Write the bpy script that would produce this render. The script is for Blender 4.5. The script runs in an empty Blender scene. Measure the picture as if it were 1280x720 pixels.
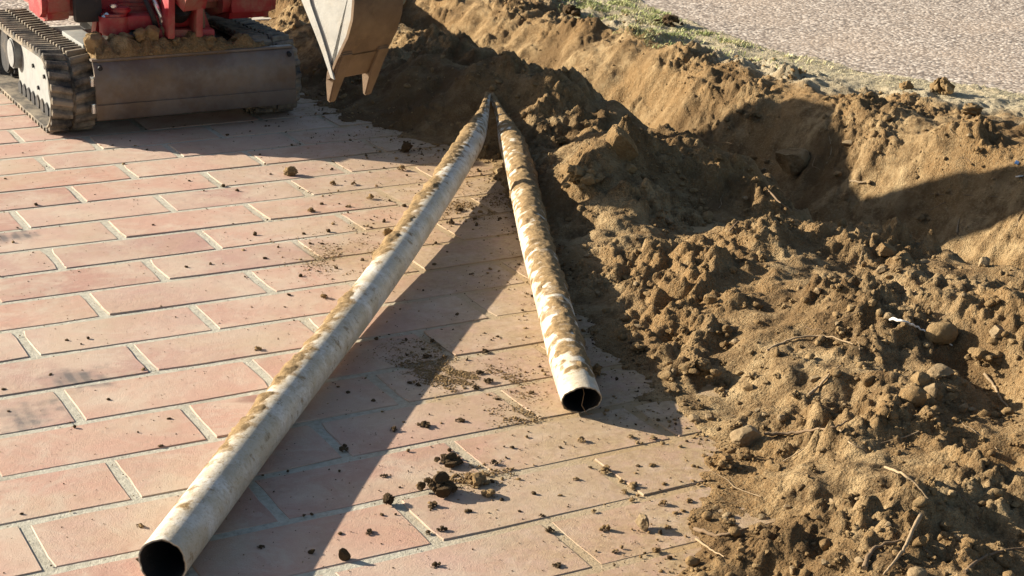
import bpy, bmesh, math, random
import numpy as np
from mathutils import Vector, Matrix

random.seed(7); RNG = np.random.default_rng(7)
scene = bpy.context.scene
COL = scene.collection

# ------------------------------------------------------------------ camera
FPX, PITCH, ROLL, YAW = 2080.2, 0.32956, 0.0250, 0.50317      # solved from the paving joints
CAM = np.array([-1.12698, -6.42807, 1.63108])
_c, _s = math.cos(YAW), math.sin(YAW)
FW = np.array([_s*math.cos(PITCH), _c*math.cos(PITCH), -math.sin(PITCH)])
_r = np.array([_c, -_s, 0.0]); _u = np.cross(_r, FW)
RT = math.cos(ROLL)*_r + math.sin(ROLL)*_u
UP = -math.sin(ROLL)*_r + math.cos(ROLL)*_u
cam = bpy.data.cameras.new('camera')
cam.sensor_width = 36.0; cam.lens = FPX/1280*36.0
cam.clip_start = 0.05; cam.clip_end = 1000
camo = bpy.data.objects.new('camera', cam); COL.objects.link(camo)
M = Matrix(((RT[0], UP[0], -FW[0], CAM[0]), (RT[1], UP[1], -FW[1], CAM[1]), (RT[2], UP[2], -FW[2], CAM[2]), (0, 0, 0, 1)))
camo.matrix_world = M
scene.camera = camo

# ------------------------------------------------------------------ sky, sun, exposure
SUN_EL = math.radians(21.0); SH_AZ = math.radians(-45.0)     # shadows run towards this azimuth
world = bpy.data.worlds.new('World'); scene.world = world; world.use_nodes = True
wn = world.node_tree.nodes; wl = world.node_tree.links
sky = wn.new('ShaderNodeTexSky'); sky.sky_type = 'NISHITA'; sky.sun_disc = False
sky.sun_elevation = SUN_EL; sky.sun_rotation = math.atan2(-math.cos(SH_AZ), -math.sin(SH_AZ))
sky.air_density = 1.0; sky.dust_density = 1.5; sky.ozone_density = 1.0
bg = wn['Background']; bg.inputs['Strength'].default_value = 0.053
wl.new(sky.outputs[0], bg.inputs['Color'])
sl = bpy.data.lights.new('sun', 'SUN'); sl.energy = 5.0; sl.angle = math.radians(0.5); sl.color = (1.0, 0.90, 0.74)
so = bpy.data.objects.new('sun', sl); COL.objects.link(so)
so.rotation_euler = Vector((math.cos(SH_AZ)*math.cos(SUN_EL), math.sin(SH_AZ)*math.cos(SUN_EL), -math.sin(SUN_EL))).to_track_quat('-Z', 'Y').to_euler()
so.location = (-3, 4, 5)
scene.view_settings.view_transform = 'Standard'; scene.view_settings.look = 'None'
scene.view_settings.gamma = 1.0; scene.view_settings.use_curve_mapping = False
scene.view_settings.exposure = 1.38

# ------------------------------------------------------------------ helpers: pixels, noise
def ray(px, py): return FW + RT*(px-640)/FPX + UP*(360-py)/FPX
def un(px, py, z=0.0):
    d = ray(px, py); return CAM + d*((z-CAM[2])/d[2])
def on_plane(px, py, p0, n):
    d = ray(px, py); return CAM + d*(np.dot(np.asarray(p0)-CAM, n)/np.dot(d, n))
def project(P):
    d = np.asarray(P, float) - CAM; z = d@FW
    return 640+FPX*(d@RT)/z, 360-FPX*(d@UP)/z

_perm = np.random.default_rng(3).permutation(256); _perm = np.concatenate([_perm, _perm])
_ang = np.random.default_rng(4).random(256)*2*np.pi; _gx, _gy = np.cos(_ang), np.sin(_ang)
def perlin(x, y, seed=0):
    x = np.asarray(x, float)+seed*17.31+1000; y = np.asarray(y, float)+seed*9.77+1000
    xi = np.floor(x).astype(int); yi = np.floor(y).astype(int); xf = x-xi; yf = y-yi
    u = xf*xf*xf*(xf*(xf*6-15)+10); v = yf*yf*yf*(yf*(yf*6-15)+10)
    def g(ix, iy, fx, fy):
        h = _perm[_perm[ix & 255]+(iy & 255)]; return _gx[h]*fx+_gy[h]*fy
    a = g(xi, yi, xf, yf); b = g(xi+1, yi, xf-1, yf); c = g(xi, yi+1, xf, yf-1); d = g(xi+1, yi+1, xf-1, yf-1)
    return (a+(b-a)*u)+((c+(d-c)*u)-(a+(b-a)*u))*v
_g3 = np.random.default_rng(8).normal(size=(256, 3)); _g3 /= np.linalg.norm(_g3, axis=1)[:, None]
def perlin3(P):
    P = np.asarray(P)+100.; I = np.floor(P).astype(int); f = P-I; u = f*f*f*(f*(f*6-15)+10); o = 0
    for a in (0, 1):
        for b in (0, 1):
            for c in (0, 1):
                h = _perm[(_perm[(_perm[(I[:, 0]+a) & 255]+I[:, 1]+b) & 255]+I[:, 2]+c) & 255]
                w = (u[:, 0] if a else 1-u[:, 0])*(u[:, 1] if b else 1-u[:, 1])*(u[:, 2] if c else 1-u[:, 2])
                o = o+w*((_g3[h]*(f-[a, b, c])).sum(1))
    return o
def fbm(x, y, wl, octv=4, gain=.5, seed=0):
    o = 0; a = 1.0
    for k in range(octv):
        o = o+a*perlin(x/wl, y/wl, seed+k*3); wl *= .5; a *= gain
    return o
def billow(x, y, wl, seed=0):
    wx = x+.25*wl*perlin(x/wl*1.3, y/wl*1.3, seed+50); wy = y+.25*wl*perlin(x/wl*1.3, y/wl*1.3, seed+60)
    return np.abs(perlin(wx/wl, wy/wl, seed))*1.8
def sst(a, b, x):
    t = np.clip((x-a)/(b-a), 0, 1); return t*t*(3-2*t)

# ------------------------------------------------------------------ helpers: objects
def tag(o, label=None, cat=None, group=None, kind=None):
    if label: o['label'] = label
    if cat: o['category'] = cat
    if group: o['group'] = group
    if kind: o['kind'] = kind
    return o
def link(name, me, mat=None, parent=None, smooth=False):
    o = bpy.data.objects.new(name, me); COL.objects.link(o)
    if mat is not None and not me.materials: me.materials.append(mat)
    if parent is not None: o.parent = parent
    if smooth: me.polygons.foreach_set('use_smooth', [True]*len(me.polygons))
    return o
def empty(name, loc=(0, 0, 0)):
    o = bpy.data.objects.new(name, None); COL.objects.link(o); o.location = loc; o.empty_display_size = .1
    return o
def mesh_np(name, V, F, attrs=None):
    """V (n,3), F (m,k) equal sized faces"""
    me = bpy.data.meshes.new(name); V = np.asarray(V, np.float32); F = np.asarray(F, np.int32)
    me.vertices.add(len(V)); me.vertices.foreach_set('co', V.ravel())
    m, k = F.shape
    me.loops.add(m*k); me.loops.foreach_set('vertex_index', F.ravel())
    me.polygons.add(m); me.polygons.foreach_set('loop_start', np.arange(0, m*k, k, dtype=np.int32))
    me.polygons.foreach_set('loop_total', np.full(m, k, np.int32))
    me.update(calc_edges=True)
    for n, a in (attrs or {}).items():
        at = me.attributes.new(n, 'FLOAT', 'POINT'); at.data.foreach_set('value', np.asarray(a, np.float32))
    return me
class MB:
    """collects shapes into one mesh"""
    def __init__(s): s.bm = bmesh.new()
    def box(s, c, size, rot=None, bevel=0.0, seg=2):
        r = bmesh.ops.create_cube(s.bm, size=1.0); vs = r['verts']
        bmesh.ops.scale(s.bm, vec=size, verts=vs)
        if bevel:
            es = list({e for v in vs for e in v.link_edges})
            rr = bmesh.ops.bevel(s.bm, geom=es, offset=bevel, segments=seg, affect='EDGES', profile=.6)
            vs = list({v for f in rr['faces'] for v in f.verts} | {v for v in vs if v.is_valid})
        if rot is not None: bmesh.ops.rotate(s.bm, cent=(0, 0, 0), matrix=rot, verts=vs)
        bmesh.ops.translate(s.bm, vec=c, verts=vs); return s
    def cyl(s, p0, p1, r0, r1=None, n=20, caps=True, bevel=0.0):
        r1 = r0 if r1 is None else r1; p0 = Vector(p0); p1 = Vector(p1); d = p1-p0
        r = bmesh.ops.create_cone(s.bm, cap_ends=caps, segments=n, radius1=r0, radius2=r1, depth=d.length); vs = r['verts']
        if bevel:
            es = [e for e in {e for v in vs for e in v.link_edges} if len(e.link_faces) == 2 and e.calc_face_angle(0) > .8]
            rr = bmesh.ops.bevel(s.bm, geom=es, offset=bevel, segments=2, affect='EDGES')
            vs = list({v for f in rr['faces'] for v in f.verts} | {v for v in vs if v.is_valid})
        q = d.to_track_quat('Z', 'Y').to_matrix()
        bmesh.ops.rotate(s.bm, cent=(0, 0, 0), matrix=q, verts=vs)
        bmesh.ops.translate(s.bm, vec=(p0+p1)/2, verts=vs); return s
    def prism(s, prof, frame, w0, w1, bevel=0.0):
        """prof: list of (a,b); frame=(origin, A, B, W): extruded from w0 to w1 along W"""
        O, A, B, W = [Vector(v) for v in frame]
        lo = [s.bm.verts.new(O+A*a+B*b+W*w0) for a, b in prof]; hi = [s.bm.verts.new(O+A*a+B*b+W*w1) for a, b in prof]
        n = len(prof); fs = [s.bm.faces.new(lo[::-1]), s.bm.faces.new(hi)]
        for i in range(n): fs.append(s.bm.faces.new((lo[i], lo[(i+1) % n], hi[(i+1) % n], hi[i])))
        if bevel:
            es = list({e for f in fs for e in f.edges})
            bmesh.ops.bevel(s.bm, geom=es, offset=bevel, segments=2, affect='EDGES')
        return s
    def tube(s, pts, rad, n=8, caps=True):
        pts = [Vector(p) for p in pts]; rings = []
        rad = rad if isinstance(rad, (list, tuple, np.ndarray)) else [rad]*len(pts)
        up = Vector((0.13, .21, 1)).normalized()
        for i, p in enumerate(pts):
            t = (pts[min(i+1, len(pts)-1)]-pts[max(i-1, 0)]).normalized()
            x = t.cross(up)
            if x.length < 1e-3: x = t.cross(Vector((1, 0, 0)))
            x.normalize(); y = x.cross(t)
            rings.append([s.bm.verts.new(p+(x*math.cos(2*math.pi*k/n)+y*math.sin(2*math.pi*k/n))*rad[i]) for k in range(n)])
        for a, b in zip(rings, rings[1:]):
            for k in range(n): s.bm.faces.new((a[k], a[(k+1) % n], b[(k+1) % n], b[k]))
        if caps: s.bm.faces.new(rings[0][::-1]); s.bm.faces.new(rings[-1])
        return s
    def build(s, name, mat, parent=None, smooth=None, loc=None):
        bmesh.ops.recalc_face_normals(s.bm, faces=s.bm.faces)
        me = bpy.data.meshes.new(name); s.bm.to_mesh(me); s.bm.free()
        if smooth: me.shade_smooth(); 
        if smooth: me.set_sharp_from_angle(angle=math.radians(smooth))
        o = link(name, me, mat, parent)
        if loc is not None: o.location = loc
        return o
def catmull(P, n):
    P = np.asarray(P, float); Q = np.vstack([2*P[0]-P[1], P, 2*P[-1]-P[-2]]); out = []
    for i in range(1, len(Q)-2):
        for t in np.linspace(0, 1, n, endpoint=False):
            a, b, c, d = Q[i-1], Q[i], Q[i+1], Q[i+2]
            out.append(.5*((2*b)+(c-a)*t+(2*a-5*b+4*c-d)*t*t+(3*b-a-3*c+d)*t**3))
    out.append(Q[-2]); return np.array(out)

# ------------------------------------------------------------------ materials
class NT:
    def __init__(s, name):
        s.m = bpy.data.materials.new(name); s.m.use_nodes = True; s.n = s.m.node_tree.nodes; s.l = s.m.node_tree.links
        s.b = s.n['Principled BSDF']; s.pos = s.n.new('ShaderNodeNewGeometry').outputs['Position']; s.x = None
    def node(s, t, **k):
        n = s.n.new(t)
        for a, b in k.items(): setattr(n, a, b)
        return n
    def put(s, sock, v):
        if hasattr(v, 'default_value') or hasattr(v, 'is_linked'): s.l.new(v, sock)
        else: sock.default_value = v
    def noise(s, scale, detail=4, rough=.55, vec=None, dist=0, col=False):
        n = s.node('ShaderNodeTexNoise'); n.inputs['Scale'].default_value = scale; n.inputs['Detail'].default_value = detail
        n.inputs['Roughness'].default_value = rough; n.inputs['Distortion'].default_value = dist
        s.l.new(vec if vec is not None else s.pos, n.inputs['Vector']); return n.outputs['Color' if col else 'Fac']
    def vor(s, scale, out='Distance', feat='F1', vec=None, rand=1):
        n = s.node('ShaderNodeTexVoronoi', feature=feat); n.inputs['Scale'].default_value = scale; n.inputs['Randomness'].default_value = rand
        s.l.new(vec if vec is not None else s.pos, n.inputs['Vector']); return n.outputs[out]
    def mapr(s, v, a, b, c=0., d=1., smooth=True):
        n = s.node('ShaderNodeMapRange'); n.clamp = True
        if smooth: n.interpolation_type = 'SMOOTHSTEP'
        s.put(n.inputs[0], v)
        for i, q in enumerate((a, b, c, d)): s.put(n.inputs[i+1], q)
        return n.outputs[0]
    def math(s, op, a, b=0., c=None):
        n = s.node('ShaderNodeMath', operation=op); s.put(n.inputs[0], a); s.put(n.inputs[1], b)
        if c is not None: s.put(n.inputs[2], c)
        return n.outputs[0]
    def mix(s, f, a, b, mode='MIX'):
        n = s.node('ShaderNodeMix', data_type='RGBA', blend_type=mode); s.put(n.inputs[0], f)
        for i, q in ((6, a), (7, b)):
            if isinstance(q, tuple): n.inputs[i].default_value = (*q[:3], 1)
            else: s.l.new(q, n.inputs[i])
        return n.outputs[2]
    def ramp(s, v, *stops):
        n = s.node('ShaderNodeValToRGB'); e = n.color_ramp.elements
        while len(e) < len(stops): e.new(.5)
        for q, (p, c) in zip(e, stops): q.position = p; q.color = (*c, 1)
        s.put(n.inputs[0], v); return n.outputs[0]
    def attr(s, name):
        n = s.node('ShaderNodeAttribute', attribute_name=name); return n.outputs['Fac']
    def rand(s): return s.node('ShaderNodeObjectInfo').outputs['Random']
    def xyz(s):
        if s.x is None: n = s.node('ShaderNodeSeparateXYZ'); s.l.new(s.pos, n.inputs[0]); s.x = n.outputs
        return s.x
    def bump(s, h, dist, strength=1., prev=None):
        n = s.node('ShaderNodeBump'); n.inputs['Strength'].default_value = strength; n.inputs['Distance'].default_value = dist
        s.l.new(h, n.inputs['Height'])
        if prev is not None: s.l.new(prev, n.inputs['Normal'])
        return n.outputs[0]
    def done(s, col=None, rough=.9, spec=.3, normal=None, metal=None):
        if col is not None:
            if isinstance(col, tuple): s.b.inputs['Base Color'].default_value = (*col, 1)
            else: s.l.new(col, s.b.inputs['Base Color'])
        s.put(s.b.inputs['Roughness'], rough); s.put(s.b.inputs['Specular IOR Level'], spec)
        if metal is not None: s.put(s.b.inputs['Metallic'], metal)
        if normal is not None: s.l.new(normal, s.b.inputs['Normal'])
        return s.m

def soil_colour(t, dark=.0):
    a = t.noise(2.3, 5, .6); b = t.noise(14, 5, .65); c = t.noise(90, 4, .7)
    col = t.ramp(t.mapr(b, .3, .72), (0, (.122, .076, .036)), (.45, (.262, .175, .087)), (1, (.405, .292, .157)))
    col = t.mix(t.mapr(a, .40, .66), col, (.248, .152, .067))
    col = t.mix(t.mapr(c, .45, .75, 0, .45), col, (.48, .37, .21))
    return col, c
def mat_soil():
    t = NT('soil'); col, c = soil_colour(t)
    col = t.mix(t.math('MULTIPLY', t.attr('moist_shade'), .85), col, (.110, .066, .030))
    sand = t.ramp(t.noise(40, 5, .7), (.3, (.33, .27, .175)), (.7, (.54, .465, .32)))
    col = t.mix(t.attr('strip'), col, sand)
    n1 = t.bump(t.noise(60, 8, .72), .015, 1.); n2 = t.bump(t.vor(170), .005, .8, n1)
    return t.done(col, .97, .12, n2)
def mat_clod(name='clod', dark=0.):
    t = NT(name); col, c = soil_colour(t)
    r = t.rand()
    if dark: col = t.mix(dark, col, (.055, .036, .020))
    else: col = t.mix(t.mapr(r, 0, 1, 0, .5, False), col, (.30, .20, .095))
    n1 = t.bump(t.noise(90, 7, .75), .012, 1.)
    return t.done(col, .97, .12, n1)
def mat_stone():
    t = NT('stone'); col = t.ramp(t.noise(25, 5, .6), (.3, (.165, .112, .058)), (.7, (.26, .19, .105)))
    col = t.mix(t.mapr(t.noise(160, 3), .5, .8, 0, .5), col, (.33, .26, .165))
    return t.done(col, .88, .25, t.bump(t.noise(140, 5, .6), .003, .7))
def dust_mask(t):
    X = t.xyz(); d = t.math('SUBTRACT', X[0], t.math('MULTIPLY_ADD', X[1], .28, 1.9))
    n = t.math('MULTIPLY_ADD', t.noise(3.2, 5, .65), .9, -.45)
    m = t.mapr(t.math('ADD', d, n), -1.0, .05)
    fc = t.node('ShaderNodeFloatCurve'); cu = fc.mapping.curves[0]
    EP = [(-5.4, .05), (-4.5, .36), (-4.05, .56), (-3.9, .70), (-3.65, .98), (-3.4, 1.08), (-2.86, 1.16), (-2.0, 1.42), (-1.3, 1.66), (-.9, 1.76), (-.3, 1.72), (.5, 1.58), (1.6, 1.8), (3.4, 2.0)]
    while len(cu.points) < len(EP): cu.points.new(.5, .5)
    for q, (yy, xx) in zip(cu.points, EP): q.location = ((yy+5.4)/8.8, xx/2.2); q.handle_type = 'VECTOR'
    fc.mapping.update(); t.put(fc.inputs['Value'], t.math('MULTIPLY_ADD', X[1], 1/8.8, 5.4/8.8))
    de = t.math('SUBTRACT', X[0], t.math('MULTIPLY', fc.outputs[0], 2.2))
    n2 = t.math('MULTIPLY_ADD', t.noise(7, 8, .75), .8, -.4)
    m = t.math('MAXIMUM', m, t.mapr(t.math('ADD', de, n2), -.30, .0, 0, 1.15))
    nn = t.math('MULTIPLY_ADD', t.noise(11, 6, .7), .26, -.13)
    for px, py, r in ((575, 462, .17), (560, 500, .09), (648, 521, .08), (592, 598, .12), (600, 262, .26), (440, 318, .24), (528, 432, .12), (500, 190, .30), (470, 285, .16)):
        c = un(px, py); dx = t.math('SUBTRACT', X[0], float(c[0])); dy = t.math('SUBTRACT', X[1], float(c[1]))
        q = t.math('SQRT', t.math('ADD', t.math('MULTIPLY', dx, dx), t.math('MULTIPLY', dy, dy)))
        m = t.math('MAXIMUM', m, t.mapr(t.math('ADD', q, nn), r, r*.35, 0, .85))
    return m
DUST = (.35, .240, .125)
def mat_paver():
    t = NT('paver'); r = t.rand()
    base = t.ramp(r, (0, (.43, .235, .175)), (.25, (.45, .280, .215)), (.5, (.36, .195, .155)), (.75, (.46, .310, .245)), (1, (.35, .205, .172)))
    big = t.noise(2.6, 6, .6, dist=.4); col = t.mix(t.mapr(big, .40, .68, 0, .65), base, (.50, .395, .295))
    col = t.mix(t.mapr(t.noise(6, 6, .7), .50, .78, 0, .6), col, (.33, .20, .15))
    col = t.mix(t.mapr(t.noise(3.3, 6, .7, dist=.8), .50, .70, 0, .55), col, (.43, .36, .28))
    col = t.mix(t.mapr(t.noise(45, 4, .7), .5, .8, 0, .35), col, (.55, .38, .28))
    col = t.mix(t.mapr(t.noise(230, 2, .6), .62, .75, 0, .3), col, (.16, .10, .08))
    col = t.mix(t.mapr(t.noise(4.5, 8, .78, dist=1.), .45, .66, 0, .65), col, (.50, .41, .32))
    col = t.mix(t.mapr(t.noise(13, 8, .8), .56, .72, 0, .5), col, (.27, .18, .135))
    # rubber scuffs left by the tracks: short parallel grey bars on a few pavers
    X = t.xyz(); w = t.noise(9, 3, .6)
    def scuff(px, py, hw, hl):
        c = un(px, py)
        dx = t.math('ABSOLUTE', t.math('SUBTRACT', X[0], float(c[0]))); dy = t.math('ABSOLUTE', t.math('SUBTRACT', X[1], float(c[1])))
        wob = t.math('MULTIPLY_ADD', w, .26, -.13)
        a = t.mapr(t.math('ADD', dx, wob), hw, hw-.09); b = t.mapr(t.math('ADD', dy, wob), hl, hl-.09)
        wv = t.node('ShaderNodeTexWave', wave_type='BANDS', bands_direction='X'); wv.inputs['Scale'].default_value = 8.5
        wv.inputs['Distortion'].default_value = 1.4; wv.inputs['Detail'].default_value = 3; t.l.new(t.pos, wv.inputs['Vector'])
        return t.math('MULTIPLY', t.math('MULTIPLY', a, b), t.mapr(wv.outputs['Fac'], .1, .8, .60, .95))
    sc = scuff(97, 474, .10, .10)
    for q in ((40, 520, .11, .09), (12, 297, .13, .09)):
        sc = t.math('MAXIMUM', sc, scuff(*q))
    col = t.mix(sc, col, (.12, .105, .10))
    # dark reddish damp spot
    c = un(315, 499); d = t.math('ADD', t.math('ABSOLUTE', t.math('SUBTRACT', X[0], float(c[0]))), t.math('MULTIPLY', t.math('ABSOLUTE', t.math('SUBTRACT', X[1], float(c[1]))), 1.2))
    col = t.mix(t.mapr(t.math('ADD', d, t.math('MULTIPLY', w, .05)), .09, .04, 0, .6), col, (.16, .065, .05))
    dm = dust_mask(t); dn = t.mapr(t.noise(22, 8, .75), .32, .62, .45, 1.)
    dc = t.mix(t.mapr(t.noise(50, 7, .75), .35, .65), (.26, .172, .085), (.38, .275, .15)); col = t.mix(t.math('MINIMUM', t.math('MULTIPLY', t.math('MULTIPLY', dm, dn), .9), .97), col, dc)
    nb = t.bump(t.noise(28, 6, .7), .003, .7); nb = t.bump(t.noise(300, 4, .7), .0018, .9, nb)
    film = t.mapr(t.noise(1.7, 7, .7, dist=.6), .46, .68, 0, .4); col = t.mix(film, col, (.40, .30, .19))
    return t.done(col, t.mapr(t.noise(12, 3), .3, .7, .62, .85), .35, nb)
def mat_mortar():
    t = NT('mortar'); col = t.ramp(t.noise(60, 6, .7), (.3, (.32, .30, .24)), (.55, (.46, .435, .355)), (.8, (.56, .53, .44)))
    col = t.mix(t.mapr(t.noise(5, 4, .6), .5, .75, 0, .5), col, (.27, .24, .18))
    col = t.mix(t.math('MULTIPLY', dust_mask(t), .92), col, DUST)
    nb = t.bump(t.noise(150, 5, .7), .004, .9)
    return t.done(col, .93, .2, nb)
def mat_road():
    t = NT('chip_seal')
    mp = t.node('ShaderNodeMapping'); t.l.new(t.pos, mp.inputs[0]); mp.inputs['Scale'].default_value = (1, 1, .3)
    cell = t.vor(56, 'Color', vec=mp.outputs[0]); d = t.vor(56, 'Distance', vec=mp.outputs[0])
    sep = t.node('ShaderNodeSeparateColor'); t.l.new(cell, sep.inputs[0])
    col = t.ramp(sep.outputs[0], (0, (.12, .095, .077)), (.3, (.30, .242, .196)), (.65, (.45, .376, .308)), (1, (.69, .61, .52)))
    col = t.mix(t.mapr(d, .42, .75, 0, .7), col, (.14, .112, .092))
    col = t.mix(t.mapr(t.noise(1.1, 5, .6), .42, .7, 0, .4), col, (.45, .345, .255))
    h = t.math('SUBTRACT', 1., d); nb = t.bump(h, .004, .85)
    return t.done(col, .9, .25, nb)
def mat_concrete():
    t = NT('concrete'); col = t.ramp(t.noise(18, 6, .7), (.3, (.36, .33, .27)), (.7, (.55, .51, .43)))
    return t.done(col, .9, .25, t.bump(t.noise(120, 5, .7), .003, .7))
def mat_ground():
    t = NT('earth'); col, c = soil_colour(t); col = t.mix(t.mapr(t.noise(.6, 5), .45, .6), col, (.17, .17, .06))
    return t.done(col, .95, .15, t.bump(t.noise(40, 6, .7), .02, .8))
def mat_pipe():
    t = NT('pipe_pvc'); col = t.mix(t.mapr(t.noise(9, 5, .65, dist=.6), .38, .68), (.47, .41, .31), (.64, .61, .55))
    col = t.mix(t.mapr(t.noise(16, 7, .8, dist=.5), .50, .62, 0, .7), col, (.36, .30, .215))
    col = t.mix(t.mapr(t.noise(45, 6, .8), .55, .68, 0, .8), col, (.25, .19, .12))
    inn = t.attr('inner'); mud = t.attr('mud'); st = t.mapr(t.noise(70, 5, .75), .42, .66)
    film = t.mapr(t.math('ADD', mud, t.math('MULTIPLY_ADD', t.noise(45, 8, .85), 1.2, -.60)), .10, .34)
    col = t.mix(t.math('MULTIPLY', film, .93), col, t.mix(st, (.170, .110, .055), (.33, .235, .125)))
    col = t.mix(t.mapr(t.noise(120, 5, .85), .48, .66, 0, .75), col, (.36, .28, .17))
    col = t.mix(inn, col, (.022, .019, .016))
    rough = t.mapr(film, 0, 1, .45, .95)
    return t.done(col, rough, .4, t.bump(t.noise(130, 5, .7), .0018, .8))
def mat_mud():
    t = NT('mud'); col = t.ramp(t.noise(75, 5, .7), (.3, (.140, .090, .044)), (.6, (.275, .190, .098)), (.85, (.40, .30, .175)))
    nb = t.bump(t.noise(120, 6, .7), .005, .9); return t.done(col, .97, .1, nb)
def mat_plain(name, col, rough=.6, metal=0., dust=.0, dustcol=(.30, .225, .14), scale=9., spec=.4, bump=.0008, dark=None):
    t = NT(name); c = t.mix(t.mapr(t.noise(scale*3, 4), .35, .7, 0, .35), col, tuple(v*.62 for v in col))
    if dark: c = t.mix(t.mapr(t.noise(scale*.8, 5, .65), .42, .62), c, dark)
    if dust: c = t.mix(t.mapr(t.noise(scale, 6, .7), .62-dust*.5, .86-dust*.35, 0, min(.95, dust*1.6)), c, dustcol)
    return t.done(c, t.mapr(t.noise(scale*2, 4), .3, .7, max(0, rough-.1), min(1, rough+.15)), spec, t.bump(t.noise(scale*14, 5, .7), bump, .8), metal)
MAT = dict(soil=mat_soil(), clod=mat_clod(), clod_dark=mat_clod('clod_dark', .82), stone=mat_stone(), paver=mat_paver(), mortar=mat_mortar(),
           road=mat_road(), concrete=mat_concrete(), ground=mat_ground(), pipe=mat_pipe(), mud=mat_mud(),
           red=mat_plain('red_paint', (.30, .012, .019), .5, 0, .36, scale=7, spec=.5),
           rubber=mat_plain('rubber', (.030, .029, .028), .85, 0, .62, (.27, .225, .165), scale=11, bump=.002),
           frame=mat_plain('track_frame_paint', (.24, .25, .245), .6, 0, .3, (.30, .27, .21), scale=10),
           blade=mat_plain('blade_steel', (.17, .145, .125), .48, .35, .38, (.20, .135, .075), scale=6, dark=(.115, .085, .065), bump=.0012),
           bucket=mat_plain('bucket_steel', (.155, .100, .058), .6, .1, .40, (.24, .165, .092), scale=9, dark=(.105, .066, .038), bump=.0012),
           bucket_side=mat_plain('bucket_side_steel', (.37, .37, .35), .5, .2, .40, (.33, .285, .22), scale=9, bump=.0012),
           steel=mat_plain('grey_steel', (.24, .25, .25), .5, .3, .3, scale=10),
           dark=mat_plain('dark_metal', (.022, .022, .024), .6, .2, .2, scale=10),
           chrome=mat_plain('worn_chrome', (.72, .71, .69), .22, .9, .05, scale=10),
           root=mat_plain('root_bark', (.19, .125, .07), .9, 0, .3, (.33, .24, .14), scale=40, bump=.002),
           root_pale=mat_plain('root_pale', (.33, .235, .135), .85, 0, .3, scale=40, bump=.002),
           white=mat_plain('pale_fibre', (.76, .72, .64), .6, 0, .1, scale=40),
           blue=mat_plain('blue_plastic', (.12, .25, .50), .4, 0, .1, scale=40))
def mat_grass():
    t = NT('grass'); r = t.attr('tone')
    col = t.ramp(r, (0, (.21, .25, .085)), (.35, (.34, .37, .145)), (.65, (.52, .47, .26)), (1, (.64, .55, .36)))
    return t.done(col, .8, .2)
MAT['grass'] = mat_grass()

# ------------------------------------------------------------------ terrain heights
EDGE = np.array([(-5.4, .05), (-4.5, .36), (-4.05, .56), (-3.9, .70), (-3.65, .98), (-3.4, 1.08), (-2.86, 1.16), (-2.65, 1.16), (-2.0, 1.42), (-1.3, 1.66), (-.9, 1.76),
                 (-.3, 1.72), (0, 1.62), (.5, 1.58), (.9, 1.62), (1.6, 1.8), (2.4, 1.95), (3.4, 2.0)])
ROAD = np.array([(-7, 8.6), (-4, 6.9), (-2, 5.55), (-.85, 4.76), (-.4, 4.48), (.1, 4.32), (.57, 4.25), (1.2, 4.26), (2.3, 4.46), (3.4, 4.6), (6, 4.8)])
def soil_edge(y): return np.interp(y, EDGE[:, 0], EDGE[:, 1])
def road_edge(y): return np.interp(y, ROAD[:, 0], ROAD[:, 1])
BUMPS = [  # x, y, sx, sy, height
    (2.02, -1.47, .19, .17, .20), (1.86, -1.62, .11, .12, .07), (2.10, -1.15, .14, .16, .07), (2.68, -1.58, .13, .12, .24), (2.42, -1.55, .14, .12, .06), (2.12, -.30, .17, .17, .16), (1.84, -.30, .11, .11, .05), (2.22, -.62, .10, .12, .08), (2.42, -.55, .22, .50, .07), (2.46, .6, .2, .7, .08),
    (2.02, .15, .22, .35, .13), (2.1, -.45, .25, .3, .06), (1.90, 1.25, .16, .40, .16), (2.3, 1.9, .3, .4, .1),
    (2.02, -2.36, .22, .18, .03), (2.15, -2.0, .25, .18, -.07), (1.62, -2.45, .25, .25, .015), (2.35, -2.65, .25, .25, .0), (1.50, -2.15, .2, .2, .035),
    (1.75, -3.05, .30, .25, .05), (1.55, -3.45, .25, .25, .05), (1.28, -3.85, .22, .2, .045), (2.05, -3.35, .22, .3, .08), (2.3, -3.6, .35, .4, .16), (1.75, -4.15, .22, .2, .10), (2.0, -4.3, .35, .35, .15), (.9, -4.3, .25, .25, .05),
    (1.48, -3.98, .09, .09, -.07), (1.80, -3.62, .07, .18, -.07), (1.63, -2.95, .12, .1, -.02), (2.55, -2.0, .16, .25, -.08),
    (3.76, -.95, .13, .5, .05), (3.78, -.1, .12, .3, .02), (3.70, 1.0, .12, .5, .03), (3.74, -1.7, .2, .4, .06)]
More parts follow.
